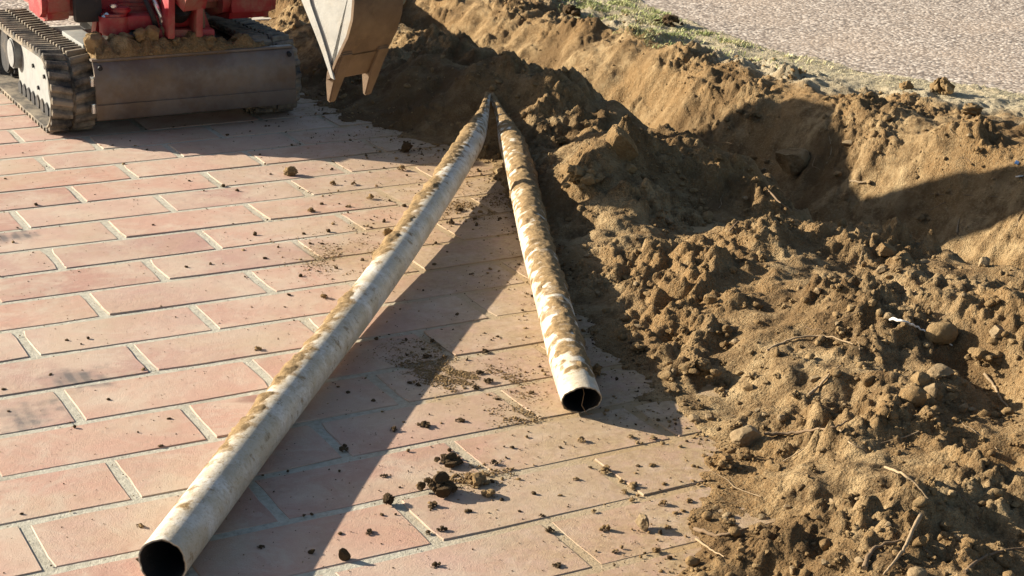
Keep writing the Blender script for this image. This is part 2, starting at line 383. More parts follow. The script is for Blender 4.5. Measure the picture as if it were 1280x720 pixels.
def macro(x, y):
    e = soil_edge(y)+.10*fbm(x, y, .5, 3, .5, 5)+.075*fbm(x, y, .13, 3, .6, 6); d = x-e
    h = -.05+.055*sst(-.12, .02, d)+.065*sst(-.02, .5, d)
    for bx, by, sx, sy, a in BUMPS: h = h+a*np.exp(-((x-bx)/sx)**2-((y-by)/sy)**2)*sst(-.05, .12, d)
    # trench running beside the road strip
    wob = .09*perlin(y/.6, y*0+3.3, 11)+.045*perlin(y/.27, x/.5, 12)+.022*perlin(y/.11, x/.12, 13)
    rim = 3.60+wob; depth = .46*sst(-3.4, -2.3, y)+.02
    depth = depth*(1-.35*sst(.2, 1.8, y))
    far = sst(0, 1, (rim+.02-x)/.46); near = sst(2.50, 2.82, x+wob*.6)
    cut = np.minimum(far, near)
    flat = .02*sst(3.3, 3.7, x)
    h = h*(1-sst(3.2, 3.6, x))+flat*sst(3.2, 3.6, x)+sum(a*np.exp(-((x-bx)/sx)**2-((y-by)/sy)**2) for bx, by, sx, sy, a in BUMPS[-4:])*sst(3.2, 3.6, x)
    h = h-depth*cut
    wall = sst(.08, .4, far)*sst(1.0, .75, far)*(x > 3.0)
    rd = x-road_edge(y)
    h = h*(1-sst(-.35, -.05, rd))-.045*sst(.045, .09, rd)+.007*sst(-.3, -.1, rd)
    return h, d, wall, rd, cut
def detail(x, y):
    h, d, wall, rd, cut = macro(x, y)
    r = sst(-.06, .12, d)*(1-.35*wall)*(1-.75*sst(-.55, -.2, rd))
    big = .040*fbm(x, y, .55, 2, .5, 20)+.050*fbm(x, y, .30, 3, .55, 21)+.022*np.minimum(0, fbm(x, y, .17, 2, .5, 23)+.05)*2
    lum = .036*billow(x, y, .16, 31)+.032*billow(x, y, .078, 32)+.021*billow(x, y, .040, 33)+.012*billow(x, y, .021, 34)
    patch = .22+.95*sst(-.2, .35, fbm(x, y, .40, 3, .5, 41))
    fine = .003*fbm(x, y, .02, 2, .6, 51)
    scrape = .010*perlin((x*.5+y)/.06, (x-y*.2)/.30, 61)*wall+.008*np.abs(perlin(x/.05, y/.05, 62))*wall
    thin = sst(-.02, .22, d)
    return h+r*(big*thin+(lum*patch-.018)*(.35+.65*thin))+fine*(.4+.6*r)+scrape, d, wall, rd, cut

xs = np.arange(.0, 5.05, .0078)
ys = [-5.2]
while ys[-1] < 3.3: ys.append(ys[-1]+np.interp(ys[-1], [-5.2, -4.3, -2.5, 0, 3.3], [.011, .0062, .0068, .0095, .014]))
ys = np.array(ys); GX, GY = np.meshgrid(xs, ys)
GH, GD, GW, GR, GC = detail(GX, GY)
def soil_z(x, y):
    i = np.clip(np.searchsorted(ys, y)-1, 0, len(ys)-2); j = int(np.clip((x-xs[0])/(xs[1]-xs[0]), 0, len(xs)-2))
    a = (y-ys[i])/(ys[i+1]-ys[i]); b = (x-xs[j])/(xs[1]-xs[0])
    return float((GH[i, j]*(1-b)+GH[i, j+1]*b)*(1-a)+(GH[i+1, j]*(1-b)+GH[i+1, j+1]*b)*a)
def surf(x, y): return max(0.0 if x < 2.2 else -9, soil_z(x, y)) if (0 < x < 5 and -5.1 < y < 3.2) else 0.0
def hit(px, py):
    """first point of the ground that the pixel's ray meets"""
    d = ray(px, py); t = 2.2
    while t < 14:
        p = CAM+d*t
        if p[2] < .5 and p[2] <= surf(p[0], p[1]): break
        t += .004
    return p

nR, nC = GX.shape
vid = np.arange(nR*nC).reshape(nR, nC)
quads = np.stack([vid[:-1, :-1], vid[:-1, 1:], vid[1:, 1:], vid[1:, :-1]], -1)
keep = ((GD[:-1, :-1] > -.22) & (GR[:-1, :-1] < .10))
Fq = quads[keep]
used = np.unique(Fq); remap = np.full(nR*nC, -1); remap[used] = np.arange(len(used))
V = np.stack([GX.ravel(), GY.ravel(), GH.ravel()], -1)[used]
moist_shade = np.clip(.75*sst(.0, .45, fbm(GX, GY, .5, 4, .6, 71))+.7*np.exp(-((GX-1.95)/.55)**2-((GY+.1)/.6)**2)+.75*np.clip(GC-GW*1.2, 0, 1)*.6, 0, 1)  # random damp, darker trench floor, and shade deepened in colour behind the pipe tips
strip = sst(-.78, -.40, GR+.30*fbm(GX, GY, .22, 3, .6, 81))*sst(3.68, 3.84, GX+.12*fbm(GX, GY, .15, 3, .6, 82))
me = mesh_np('soil', V, remap[Fq], dict(moist_shade=moist_shade.ravel()[used], strip=strip.ravel()[used]))
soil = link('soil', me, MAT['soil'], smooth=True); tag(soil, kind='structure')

# wide earth sheet round the plot (open where the soil lies), road, concrete strip
def sheet(name, pts, z, mat, kind='structure', thick=0.0):
    mb = MB(); mb.prism([(p[0], p[1]) for p in pts], ((0, 0, z), (1, 0, 0), (0, 1, 0), (0, 0, 1)), -max(thick, .001), 0) if thick else mb.bm.faces.new([mb.bm.verts.new((p[0], p[1], z)) for p in pts])
    o = mb.build(name, mat); tag(o, kind=kind); return o
O = 400; hx0, hx1, hy0, hy1 = .0, 5.04, -5.19, 3.29
Vg = [(-O, -O), (O, -O), (O, O), (-O, O), (hx0, hy0), (hx1, hy0), (hx1, hy1), (hx0, hy1)]
mg = bpy.data.meshes.new('ground'); mg.from_pydata([(*p, -.05) for p in Vg], [], [(0, 1, 5, 4), (1, 2, 6, 5), (2, 3, 7, 6), (3, 0, 4, 7)]); mg.update()
tag(link('ground', mg, MAT['ground']), kind='structure')
redge = [(x+.03*math.sin(y*7), y) for y in np.linspace(-7, 6, 60) for x in [float(road_edge(y))]]
sheet('road', [(8.9, -7), (60, -40), (60, 60), (4.9, 60), (4.9, 6.05)][:1]+[(60, -40), (60, 60), (4.9, 60)]+redge[::-1], .0, MAT['road'])
sheet('asphalt', [(-20, 2.62), (3.0, 2.62), (3.3, 3.6), (4.0, 6.5), (4.4, 60), (-20, 60)], -.004, MAT['road'])
kerb = empty('kerb', (0, 2.51, 0)); tag(kerb, kind='structure')
for i in range(9):
    MB().box((-6.1+i, 2.51, -.045), (.992, .2, .1), bevel=.008).build('kerb_block', MAT['concrete'], kerb).location = (0, -2.51, 0)

# ------------------------------------------------------------------ paving
PL, PW, JT, SEAT = .5, .23479, .024, .0
paving = sheet('paving', [(-4.2, -5.6), (2.25, -5.6), (2.25, 2.40), (-4.2, 2.40)], -.0026, MAT['mortar'], thick=.045)
def paver_mesh(seed):
    rr = random.Random(seed); mb = MB(); mb.box((0, 0, -.0195), (PL-JT, PW-JT, .039), bevel=0)
    bm = mb.bm
    es = [e for e in bm.edges if all(v.co.z > -.001 for v in e.verts)]
    bmesh.ops.subdivide_edges(bm, edges=es, cuts=3)
    for v in bm.verts:
        if v.co.z > -.001:
            v.co.x += rr.uniform(-.0018, .0018); v.co.y += rr.uniform(-.0015, .0015)
            if abs(v.co.x) > .236 and abs(v.co.y) > .10 and rr.random() < .4: v.co.x *= 1-rr.uniform(.01, .03); v.co.y *= 1-rr.uniform(.01, .05)
    es = [e for e in bm.edges if all(v.co.z > -.001 for v in e.verts) and len(e.link_faces) == 2 and e.calc_face_angle(0) > .5]
    bmesh.ops.bevel(bm, geom=es, offset=.0018, segments=1, affect='EDGES')
    bmesh.ops.recalc_face_normals(bm, faces=bm.faces)
    me = bpy.data.meshes.new('paver'); bm.to_mesh(me); bm.free(); me.materials.append(MAT['paver']); return me
PM = [paver_mesh(i) for i in range(12)]
cells = []
for s in range(-10, 24):
    y = -(s)*PW
    for k in range(-9, 6):
        x = (k+.5*(s % 2)+.5)*PL
        if y > 2.28 or y < -5.45 or x < -4.0 or x > 2.0: continue
        px, py = project((x, y, 0)); under = x-.25-float(soil_edge(y)) > .15
        big = 1/np.dot(np.array([x, y, 0])-CAM, FW)
        inside = -90 < px < 1300 and -10 < py < 790
        cells.append((inside and not under, big, x, y, s, k))
cells.sort(key=lambda c: (-int(c[0]), -c[1]))
rest = MB(); rr = random.Random(5)
for n, (vis, big, x, y, s, k) in enumerate(cells):
    rx, ry, rz = rr.gauss(0, .0016), rr.gauss(0, .0022), rr.gauss(0, .0022); dz = rr.uniform(-.0012, .0010)
    if vis and n < 300:
        o = bpy.data.objects.new('paver', PM[rr.randrange(12)]); COL.objects.link(o); o.parent = paving
        o.location = (x, y, dz); o.rotation_euler = (rx, ry, rz+(math.pi if rr.random() < .5 else 0))
    else:
        rest.box((x, y, -.0195+dz), (PL-JT, PW-JT, .039))
tag(rest.build('paver_field', MAT['paver'], paving), kind='stuff')

# ------------------------------------------------------------------ pipes
RP = .05
def make_pipe(name, label, axis_px, mudfn, crust_amp, seed, slant=0., rag=.002):
    P = np.array([un(x, y, z) for x, y, z in axis_px]); A = catmull(P, 40)
    seg = np.r_[0, np.cumsum(np.linalg.norm(np.diff(A, axis=0), axis=1))]; n = int(seg[-1]/.008)
    U = np.linspace(0, seg[-1], n); A = np.stack([np.interp(U, seg, A[:, i]) for i in range(3)], -1)
    for _ in range(12): A[1:-1] = .5*A[1:-1]+.25*(A[:-2]+A[2:])
    T = np.gradient(A, axis=0); T /= np.linalg.norm(T, axis=1)[:, None]
    side = np.cross(T, (0, 0, 1.)); side /= np.linalg.norm(side, axis=1)[:, None]; upv = np.cross(side, T)
    na = 72; th = np.linspace(0, 2*np.pi, na, endpoint=False)          # 0 = right side, pi/2 = top
    root = empty(name, tuple(A[0]*[1, 1, 0]))
    tag(root, label, 'pipe')
    org = A[0]*[1, 1, 0]
    pinch = 1-.74*sst(seg[-1]-.62, seg[-1]+.02, U)                  # the snapped far end is squeezed flat
    def ringpts(rad):
        rad = rad*pinch[:, None]
        P_ = ringpts0(rad); e_ = np.exp(-U/.09)[:, None]
        sh = e_*(-slant*np.sin(th)[None, :]*RP)+np.exp(-U/.012)[:, None]*rag*(np.sin(3*th+seed)+.7*np.sin(7*th+2*seed)+.5*np.sin(17*th))[None, :]
        P_ = P_+T[:, None, :]*sh[..., None]; P_[..., 2] -= (e_*slant*.16*(np.sin(th)[None, :]+.9)*RP)*(np.sin(th)[None, :] > -.9)
        return P_
    def ringpts0(rad): return (A[:, None, :]+side[:, None, :]*(np.cos(th)[None, :, None]*rad[..., None])+upv[:, None, :]*(np.sin(th)[None, :, None]*rad[..., None]))-org
    def faces(n0):
        i = np.arange(n0-1)[:, None]; k = np.arange(na)[None, :]; k2 = (k+1) % na
        return np.stack([i*na+k, i*na+k2, (i+1)*na+k2, (i+1)*na+k], -1)
    UU, TT = np.meshgrid(U, th, indexing='ij')
    # periodic noise on the cylinder
    cu, su = np.cos(TT)*RP, np.sin(TT)*RP
    def cyl_noise(wl, sd):
        Q_ = np.stack([UU/wl, cu/wl, su/wl], -1).reshape(-1, 3)+[sd*7.3, sd*3.1, sd*5.7]
        return (perlin3(Q_)*1.15+.35*perlin3(Q_*2.1)).reshape(UU.shape)
    mud = np.clip(mudfn(UU, TT, seg[-1], cyl_noise), -1, 1)
    out = ringpts(np.full((n, na), RP)); inn = ringpts(np.full((n, na), RP-.0042))
    F = faces(n).reshape(-1, 4); k = np.arange(na); k2 = (k+1) % na
    N = n*na; capA = np.stack([k2, k, N+k, N+k2], -1); capB = np.stack([(n-1)*na+k, (n-1)*na+k2, N+(n-1)*na+k2, N+(n-1)*na+k], -1)
    Vp = np.vstack([out.reshape(-1, 3), inn.reshape(-1, 3)]); Fp = np.vstack([F, F[:, ::-1]+N, capA, capB])
    me = mesh_np('pipe_wall', Vp, Fp, dict(mud=np.r_[mud.ravel(), np.full(N, .35)], inner=np.r_[np.zeros(N), np.ones(N)]))
    w = link('pipe_wall', me, MAT['pipe'], root, smooth=True); me.set_sharp_from_angle(angle=math.radians(50))
    # caked mud with real thickness
    th_m = crust_amp*np.clip(mud-.22, 0, 1)*(.30+1.5*np.abs(cyl_noise(.06, seed))*2+2.2*np.abs(cyl_noise(.026, seed+4)))-.0012
    cr = ringpts(RP+th_m); Fk = faces(n); ok = (th_m[:-1] > -.0006) | (th_m[1:] > -.0006)
    Fk = Fk[ok]
    us = np.unique(Fk); rm = np.full(N, -1); rm[us] = np.arange(len(us))
    link('mud_crust', mesh_np('mud_crust', cr.reshape(-1, 3)[us], rm[Fk]), MAT['mud'], root, smooth=True)
    return root, A
def mud_long(U, T, Lt, nz):
    b = .72*np.exp(-((np.angle(np.exp(1j*(T-2.35)))/.78)**2))            # strip along the upper sunny side
    along = .42+1.5*nz(.32, 1)+.45*sst(Lt*.30, Lt*.62, U)-.55*sst(.28, .05, U)-.25*np.exp(-((U-1.45)/.22)**2)
    return b*along*1.7+.55*nz(.08, 2)*sst(.1, .4, b)+.45*nz(.03, 5)-.02+.18*sst(Lt*.6, Lt, U)
def mud_short(U, T, Lt, nz):
    b = .85*np.exp(-((np.angle(np.exp(1j*(T-1.25)))/1.3)**2))
    along = 1.1+.5*nz(.35, 3)-1.5*sst(.17, .03, U+.10*nz(.09, 9))+.35*sst(.8, 1.6, U)
    return b*along+.7*nz(.11, 4)-.13+.8*nz(.04, 6)+.8*nz(.02, 7)
pipe1, AX1 = make_pipe('drain_pipe', 'long dirty white plastic pipe lying diagonally across the bricks', [(203, 703, .051), (306, 566, .052), (373, 480, .056), (454, 377, .064), (520, 284, .082), (580, 192, .100), (602, 148, .125), (610, 119, .165)], mud_long, .0060, 11)
pipe2, AX2 = make_pipe('drain_pipe', 'shorter mud caked plastic pipe with its open end beside the spoil', [(727, 498, .051), (711, 452, .052), (691, 377, .055), (669, 299, .065), (648, 207, .082), (631, 156, .105), (615, 119, .160)], mud_short, .0050, 23, .55, .0028)
# withered root hanging in the mouth of the short pipe
e = AX2[0]; tv = AX2[6]-AX2[0]; tv /= np.linalg.norm(tv); sd = np.cross(tv, (0, 0, 1))
tag(MB().tube([e+tv*.004+sd*.0+np.array([0, 0, .038]), e+tv*.002+sd*.006+np.array([0, 0, .012]), e+tv*.0+sd*.001+np.array([0, 0, -.018]), e-tv*.004+sd*.014+np.array([0, 0, -.040]), e-tv*.004+sd*.03+np.array([0, 0, -.0405])], .0011, 6).build('root', MAT['root'], smooth=60),
    'thin curled root poking out of the short pipe mouth', 'root')

# ------------------------------------------------------------------ mini excavator
EX = empty('mini_excavator', (.92, .7, 0)); EXO = Vector((.92, .7, 0))
tag(EX, 'red tracked mini excavator with dozer blade and raised digging arm', 'excavator')
def part(mb, name, mat, parent=None, smooth=35):
    o = mb.build(name, MAT[mat], smooth=smooth); me = o.data; me.transform(Matrix.Translation(-EXO))
    o.parent = parent or EX; return o
YF, YR, ZC, RB = .252, 1.25, .168, .150                   # idler, sprocket, axle height, belt radius
def track_path(n, r):
    Lst = YR-YF; per = 2*Lst+2*math.pi*r; out = []
    for i in range(n):
        q = i/n*per
        if q < Lst: y, z, ny, nz_ = YF+q, ZC+r-.008*math.sin(math.pi*q/Lst), 0, 1
        elif q < Lst+math.pi*r: a = (q-Lst)/r; y, z, ny, nz_ = YR+math.sin(a)*r, ZC+math.cos(a)*r, math.sin(a), math.cos(a)
        elif q < 2*Lst+math.pi*r: y, z, ny, nz_ = YR-(q-Lst-math.pi*r), ZC-r, 0, -1
        else: a = (q-2*Lst-math.pi*r)/r; y, z, ny, nz_ = YF-math.sin(a)*r, ZC-math.cos(a)*r, -math.sin(a), -math.cos(a)
        out.append((y, z, ny, nz_))
    return out
lug_me = {}
def lug_mesh(sgn):
    mb = MB(); w, l, h = .084, .036, .019; sk = .010*sgn
    prof = [(-l/2, 0), (l/2, 0), (l*.26, h), (-l*.26, h)]
    lo = [mb.bm.verts.new((-w/2, a-sk, b)) for a, b in prof]; hi = [mb.bm.verts.new((w/2, a+sk, b)) for a, b in prof]
    mb.bm.faces.new(lo[::-1]); mb.bm.faces.new(hi)
    for i in range(4): mb.bm.faces.new((lo[i], lo[(i+1) % 4], hi[(i+1) % 4], hi[i]))
    bmesh.ops.bevel(mb.bm, geom=list(mb.bm.edges), offset=.003, segments=1, affect='EDGES')
    bmesh.ops.recalc_face_normals(mb.bm, faces=mb.bm.faces); me = bpy.data.meshes.new('lug'); mb.bm.to_mesh(me); mb.bm.free(); me.materials.append(MAT['rubber']); return me
LUG = {1: lug_mesh(1), -1: lug_mesh(-1)}
def track(x0, x1, outer):
    xc = (x0+x1)/2; mb = MB(); P = track_path(140, RB); prof = []
    rings = []
    for y, z, ny, nz_ in P:
        t0, t1 = -.011, .0
        rings.append([mb.bm.verts.new((x, y+ny*t, z+nz_*t)) for x, t in ((x0, t0), (x0, t1-.003), (x0+.006, t1), (xc-.008, t1), (xc, t1-.006), (xc+.008, t1), (x1-.006, t1), (x1, t1-.003), (x1, t0))])
    m = len(rings[0])
    for i in range(len(rings)):
        a, b = rings[i], rings[(i+1) % len(rings)]
        for k in range(m): mb.bm.faces.new((a[k], a[(k+1) % m], b[(k+1) % m], b[k]))
    belt = part(mb, 'track', 'rubber')
    n = 58; P2 = track_path(n*2, RB)
    for i in range(n):
        for sgn in (-1, 1):
            y, z, ny, nz_ = P2[(2*i+(sgn > 0)) % (2*n)]
            o = bpy.data.objects.new('lug', LUG[sgn]); COL.objects.link(o); o.parent = belt
            q = Vector((0, ny, nz_)); yy = Vector((0, nz_, -ny)); R = Matrix((Vector((1, 0, 0)), yy, q)).transposed().to_4x4()
            o.matrix_local = Matrix.Translation(Vector((xc+sgn*(.0475), y-ny*.001, z-nz_*.001))-EXO) @ R
    inner = -outer; xo = x0 if outer < 0 else x1; fx = xo-outer*.058
    fr = MB().prism([(YF+.02, .052), (YF-.01, .09), (YF+.02, .262), (YF+.08, .288), (YR-.33, .288), (YR-.30, .20), (YR-.33, .052)], ((0, 0, 0), (0, 1, 0), (0, 0, 1), (1, 0, 0)), min(fx, fx-outer*.10), max(fx, fx-outer*.10), bevel=.006)
    fo = part(fr, 'track_frame', 'frame')
    for yb, zb in ((.34, .15), (.43, .19), (.40, .235), (.55, .12), (.62, .20)):
        part(MB().cyl((fx, yb, zb), (fx+outer*.008, yb, zb), .009, n=6), 'bolt', 'dark', fo)
    for yb in (.26, .34, .42, .50, .58, .66, .74, .82, .90):
        part(MB().cyl((fx+outer*.006, yb, .050), (fx-outer*.10, yb, .050), .034, n=18, bevel=.004), 'roller', 'dark', belt)
    part(MB().cyl((fx+outer*.004, YF, ZC), (fx-outer*.09, YF, ZC), .128, n=30, bevel=.008), 'idler', 'dark', belt)
    sp = MB().cyl((fx-outer*.01, YR, ZC), (fx-outer*.08, YR, ZC), .118, n=30, bevel=.006)
    for q in range(11):
        a = q/11*2*math.pi; sp.box((fx-outer*.045, YR+math.cos(a)*.122, ZC+math.sin(a)*.122), (.03, .03, .03), Matrix.Rotation(a, 3, 'X'), .004)
    part(sp, 'sprocket', 'dark', belt)
    part(MB().cyl((fx+outer*.035, .90, .205), (fx-outer*.09, .90, .205), .066, n=28, bevel=.006), 'carrier_roller', 'steel', belt)
    return belt
track(.368, .552, -1); track(1.238, 1.422, 1)
# undercarriage
uc = MB().box((.922, .72, .245), (.70, .52, .10), bevel=.012).box((.922, .72, .30), (.42, .5, .08), bevel=.02)
for s in (-1, 1): uc.box((.922+s*.30, .55, .22), (.14, .09, .12), bevel=.01).box((.922+s*.30, .90, .22), (.14, .09, .12), bevel=.01)
part(uc, 'undercarriage', 'dark')
part(MB().cyl((.922, .75, .33), (.922, .75, .425), .22, n=40, bevel=.006), 'slew_ring', 'steel')
# dozer blade: gently curved plate with edge strip and stiffeners
bp = [(.067, .308), (.046, .283), (.035, .235), (.032, .185), (.037, .130), (.050, .084)]
bl = MB().prism(bp+[(y+.014, z) for y, z in bp[::-1]], ((0, 0, 0), (0, 1, 0), (0, 0, 1), (1, 0, 0)), .532, 1.372, bevel=.002)
blade = part(bl, 'dozer_blade', 'blade')
part(MB().prism([(.028, .141), (.034, .088), (.041, .076), (.047, .082), (.038, .143)], ((0, 0, 0), (0, 1, 0), (0, 0, 1), (1, 0, 0)), .532, 1.372, bevel=.0015), 'cutting_edge', 'blade', blade)
part(MB().box((.95, .080, .314), (.842, .035, .010), bevel=.002), 'top_flange', 'blade', blade)
for x in (.556, 1.350): part(MB().cyl((x, .040, .286), (x, .056, .290), .0095, n=14), 'bolt_hole', 'dark', blade)
for z in (.235, .125): part(MB().box((.525, .060, z), (.016, .026, .040), bevel=.003), 'edge_lug', 'chrome', blade)
for x in (.70, 1.14): part(MB().prism([(.06, .14), (.06, .25), (.30, .27), (.52, .25), (.52, .17), (.30, .17)], ((0, 0, 0), (0, 1, 0), (0, 0, 1), (1, 0, 0)), x-.03, x+.03, bevel=.005), 'blade_arm', 'dark', blade)
part(MB().cyl((.92, .12, .24), (.92, .40, .33), .026).cyl((.92, .35, .315), (.92, .55, .36), .036), 'blade_ram', 'steel', blade)
# deck plate visible between the left track and the swing post
part(MB().box((.63, .42, .335), (.17, .34, .022), bevel=.004).box((.70, .30, .345), (.10, .12, .03), Matrix.Rotation(.5, 3, 'Z'), .006), 'step_plate', 'frame')
# house: floor pan, side skirts, engine hood, seat, levers, roll bar
def rprism(mb, prof, z0, z1, bevel): return mb.prism(prof, ((0, 0, 0), (1, 0, 0), (0, 1, 0), (0, 0, 1)), z0, z1, bevel)
body = part(rprism(MB(), [(.47, .36), (.58, .30), (1.26, .34), (1.36, .44), (1.42, 1.2), (1.38, 1.92), (.92, 2.04), (.50, 1.92), (.44, 1.2), (.42, .44)], .445, .60, .03), 'house', 'red')
part(MB().prism([(.30, .455), (.285, .50), (.30, .66), (.36, .70), (.56, .66), (.56, .43), (.36, .425)], ((0, 0, 0), (0, 1, 0), (0, 0, 1), (1, 0, 0)), .405, .535, bevel=.022), 'side_skirt', 'red', body)
part(MB().prism([(.27, .405), (.25, .47), (.27, .72), (.33, .76), (1.0, .76), (1.0, .43), (.45, .395)], ((0, 0, 0), (0, 1, 0), (0, 0, 1), (1, 0, 0)), 1.15, 1.385, bevel=.03), 'side_skirt', 'red', body)
part(MB().box((.575, .262, .50), (.11, .05, .13), bevel=.012), 'front_recess', 'dark', body)
part(MB().box((.482, .281, .600), (.06, .006, .07), bevel=.002), 'decal', 'chrome', body)
part(rprism(MB(), [(.50, 1.46), (1.36, 1.46), (1.40, 1.56), (1.36, 1.92), (.92, 2.02), (.54, 1.92), (.46, 1.56)], .58, 1.27, .05), 'engine_hood', 'red', body)
part(MB().box((.88, 1.06, .78), (.42, .40, .10), bevel=.03).box((.88, 1.30, .96), (.40, .09, .30), Matrix.Rotation(-.15, 3, 'X'), .04), 'seat', 'dark', body)
part(MB().box((.88, 1.06, .68), (.30, .30, .16), bevel=.02), 'seat_base', 'dark', body)
part(MB().prism([(.90, .58), (.90, .90), (.54, 1.38), (.42, 1.42), (.40, 1.30), (.66, .92), (.66, .58)], ((0, 0, 0), (0, 1, 0), (0, 0, 1), (1, 0, 0)), .98, 1.27, bevel=.03), 'shadow_slab', 'dark', body)  # unseen slab, added and shaped to cast the diagonal shadow on the trench wall
for x in (.66, .78): part(MB().tube([(x, .62, .60), (x, .60, .85), (x, .55, 1.02)], .012).cyl((x, .55, 1.0), (x, .54, 1.08), .02), 'control_lever', 'dark', body)
0 and part(MB().tube(catmull([(.52, 1.36, 1.0), (.52, 1.36, 1.42), (.58, 1.36, 1.52), (1.26, 1.36, 1.52), (1.32, 1.36, 1.42), (1.32, 1.36, 1.0)], 6), .026, 12), 'roll_bar', 'dark', body)
# swing post with pin, clevis box and hoses
sw = part(MB().prism([(.60, .345), (.62, .455), (.70, .50), (1.06, .475), (1.10, .345)], ((0, .30, 0), (1, 0, 0), (0, 0, 1), (0, 1, 0)), -.03, .06, bevel=.014)
          .box((.80, .245, .432), (.34, .13, .060), bevel=.014).box((.93, .22, .375), (.27, .16, .055), Matrix.Rotation(.06, 3, 'Y'), .012), 'swing_post', 'red')
part(MB().cyl((.672, .225, .385), (.672, .225, .470), .062, n=26, bevel=.01).cyl((.70, .225, .47), (.70, .225, .492), .04, n=20, bevel=.006), 'swing_pin_boss', 'red', sw)
part(MB().cyl((.622, .212, .452), (.645, .21, .470), .014, n=12, bevel=.003).cyl((.672, .225, .492), (.672, .225, .505), .016, n=12, bevel=.004), 'pin_end', 'chrome', sw)
part(MB().cyl((.635, .235, .375), (.80, .26, .318), .058, .066, n=24, bevel=.006), 'swing_ram', 'steel', sw)
cl = MB()
for x in (.868, .985): cl.box((x, .17, .475), (.030, .17, .20), Matrix.Rotation(.05, 3, 'Y'), .008)
cl.box((.925, .235, .50), (.13, .03, .16), bevel=.005); part(cl, 'boom_clevis', 'red', sw)
part(MB().box((1.02, .19, .43), (.026, .04, .19), bevel=.004), 'guard_plate', 'bucket', sw)
part(MB().cyl((.925, .13, .50), (.925, .19, .46), .045, n=16), 'pin_roller', 'dark', sw)
for k, (dx, rr_) in enumerate(((.0, .011), (.03, .010), (.058, .011))):
    part(MB().tube(catmull([(.80+dx, .30, .56), (.795+dx, .21, .53+.01*k), (.82+dx, .17, .44), (.84+dx*.5, .22, .37)], 6), rr_, 8), 'hydraulic_hose', 'dark' if k != 1 else 'chrome', sw)
# boom, dipper arm, ram
def beam(pts, w, h0, h1, mat, name, parent=None):
    mb = MB(); P = catmull(pts, 8); ring = []
    for i, p in enumerate(P):
        t = Vector(P[min(i+1, len(P)-1)]-P[max(0, i-1)]).normalized(); hz = Vector((DIRB[1], -DIRB[0], 0)); nrm = hz.cross(t).normalized()
        f = i/(len(P)-1); h = h0+(h1-h0)*f+.03*math.sin(math.pi*f)
        ring.append([mb.bm.verts.new(Vector(p)+hz*a*w/2+nrm*b*h/2) for a, b in ((-1, -1), (1, -1), (1, 1), (-1, 1))])
    for a, b in zip(ring, ring[1:]):
        for k in range(4): mb.bm.faces.new((a[k], a[(k+1) % 4], b[(k+1) % 4], b[k]))
    mb.bm.faces.new(ring[0][::-1]); mb.bm.faces.new(ring[-1])
    return part(mb, name, mat, parent, 30)
ED = np.array([math.cos(math.radians(-70)), math.sin(math.radians(-70)), 0.]); WD = np.array([-ED[1], ED[0], 0.])   # reach direction, bucket width direction
DIRB = ED
TIP = un(409, 128, .345)
PIN = np.array([TIP[0], TIP[1], 0])+WD*.11-ED*.06+np.array([0, 0, .86])
K0 = np.array([.94, .13, .52]); APEX = PIN+ED*.02+np.array([0, 0, .70])
boom = beam([K0, K0+(APEX-K0)*.28+np.array([-.02, .02, .22]), K0+(APEX-K0)*.62+np.array([0, .03, .22]), APEX], .11, .13, .10, 'red', 'boom')
arm = beam([APEX+np.array([0, 0, .10])-ED*.06, APEX-np.array([0, 0, .2])+ED*.02, PIN+np.array([0, 0, .25])+ED*.02, PIN], .09, .13, .09, 'red', 'dipper_arm')
part(MB().cyl(K0+(APEX-K0)*.35+np.array([0, .0, .42]), APEX+np.array([0, 0, .12])-ED*.05, .032, n=16), 'dipper_ram', 'steel', boom)
part(MB().cyl(APEX+ED*.10-np.array([0, 0, .05]), PIN+ED*.13+np.array([0, 0, .22]), .028, n=16).cyl(PIN+ED*.13+np.array([0, 0, .22]), PIN+ED*.05-np.array([0, 0, .05]), .022, n=12), 'bucket_ram', 'steel', arm)
# bucket: two side plates and a curved back plate, shaped in the plane of its lit side
SIDE0 = np.array([TIP[0], TIP[1], 0.])
def bk(px, py):
    p = on_plane(px, py, SIDE0, WD); q = p-SIDE0; return (float(np.dot(q, ED)), float(q[2]))
back = [bk(412, 97), bk(424, 71), bk(435, 48), bk(441, 26), bk(443, 2)]
opening = [bk(415, 97), bk(404, 64), bk(394, 38), bk(379, 1)]
a0, z0 = back[-1]; ao, zo = opening[-1]
back += [(a0-.004, z0+.06), (a0-.035, z0+.12), (a0-.10, z0+.17), (a0-.16, z0+.18)]
opening += [(ao-.03, zo+.07)]
BW = .235
frame = (SIDE0, ED, (0, 0, 1), WD)
bkt = MB(); prof = back+opening[::-1]
cents = np.mean(np.array(prof), axis=0)
inner = [(a-.011, z+.004) for a, z in back]
bkt.prism(back+inner[::-1], frame, .0, BW)
bucket = part(bkt, 'bucket', 'bucket', None, 40)
sp_ = [(a-.0115, z+.002) for a, z in back]+opening[::-1]
for w in (.0005, BW-.0125): part(MB().prism(sp_, frame, w, w+.012), 'side_plate', 'bucket_side', bucket)
for w in (-.007,):                       # wear strip along the mouth edge of each side plate
    strip_ = [(a, z) for a, z in opening]; off = [(a+.052*(.35+.65*i/(len(opening)-1)), z-.004) for i, (a, z) in enumerate(opening)]
    part(MB().prism(strip_+off[::-1], frame, w, w+.007, bevel=.001), 'side_cutter', 'bucket_side', bucket)
part(MB().prism([(back[0][0]-.012, back[0][1]-.012), (back[0][0]+.006, back[0][1]-.004), (back[1][0]+.004, back[1][1]), (back[1][0]-.012, back[1][1])], frame, -.004, BW+.004, bevel=.002), 'lip_plate', 'bucket', bucket)
tt = bk(406, 129); l0 = back[0]
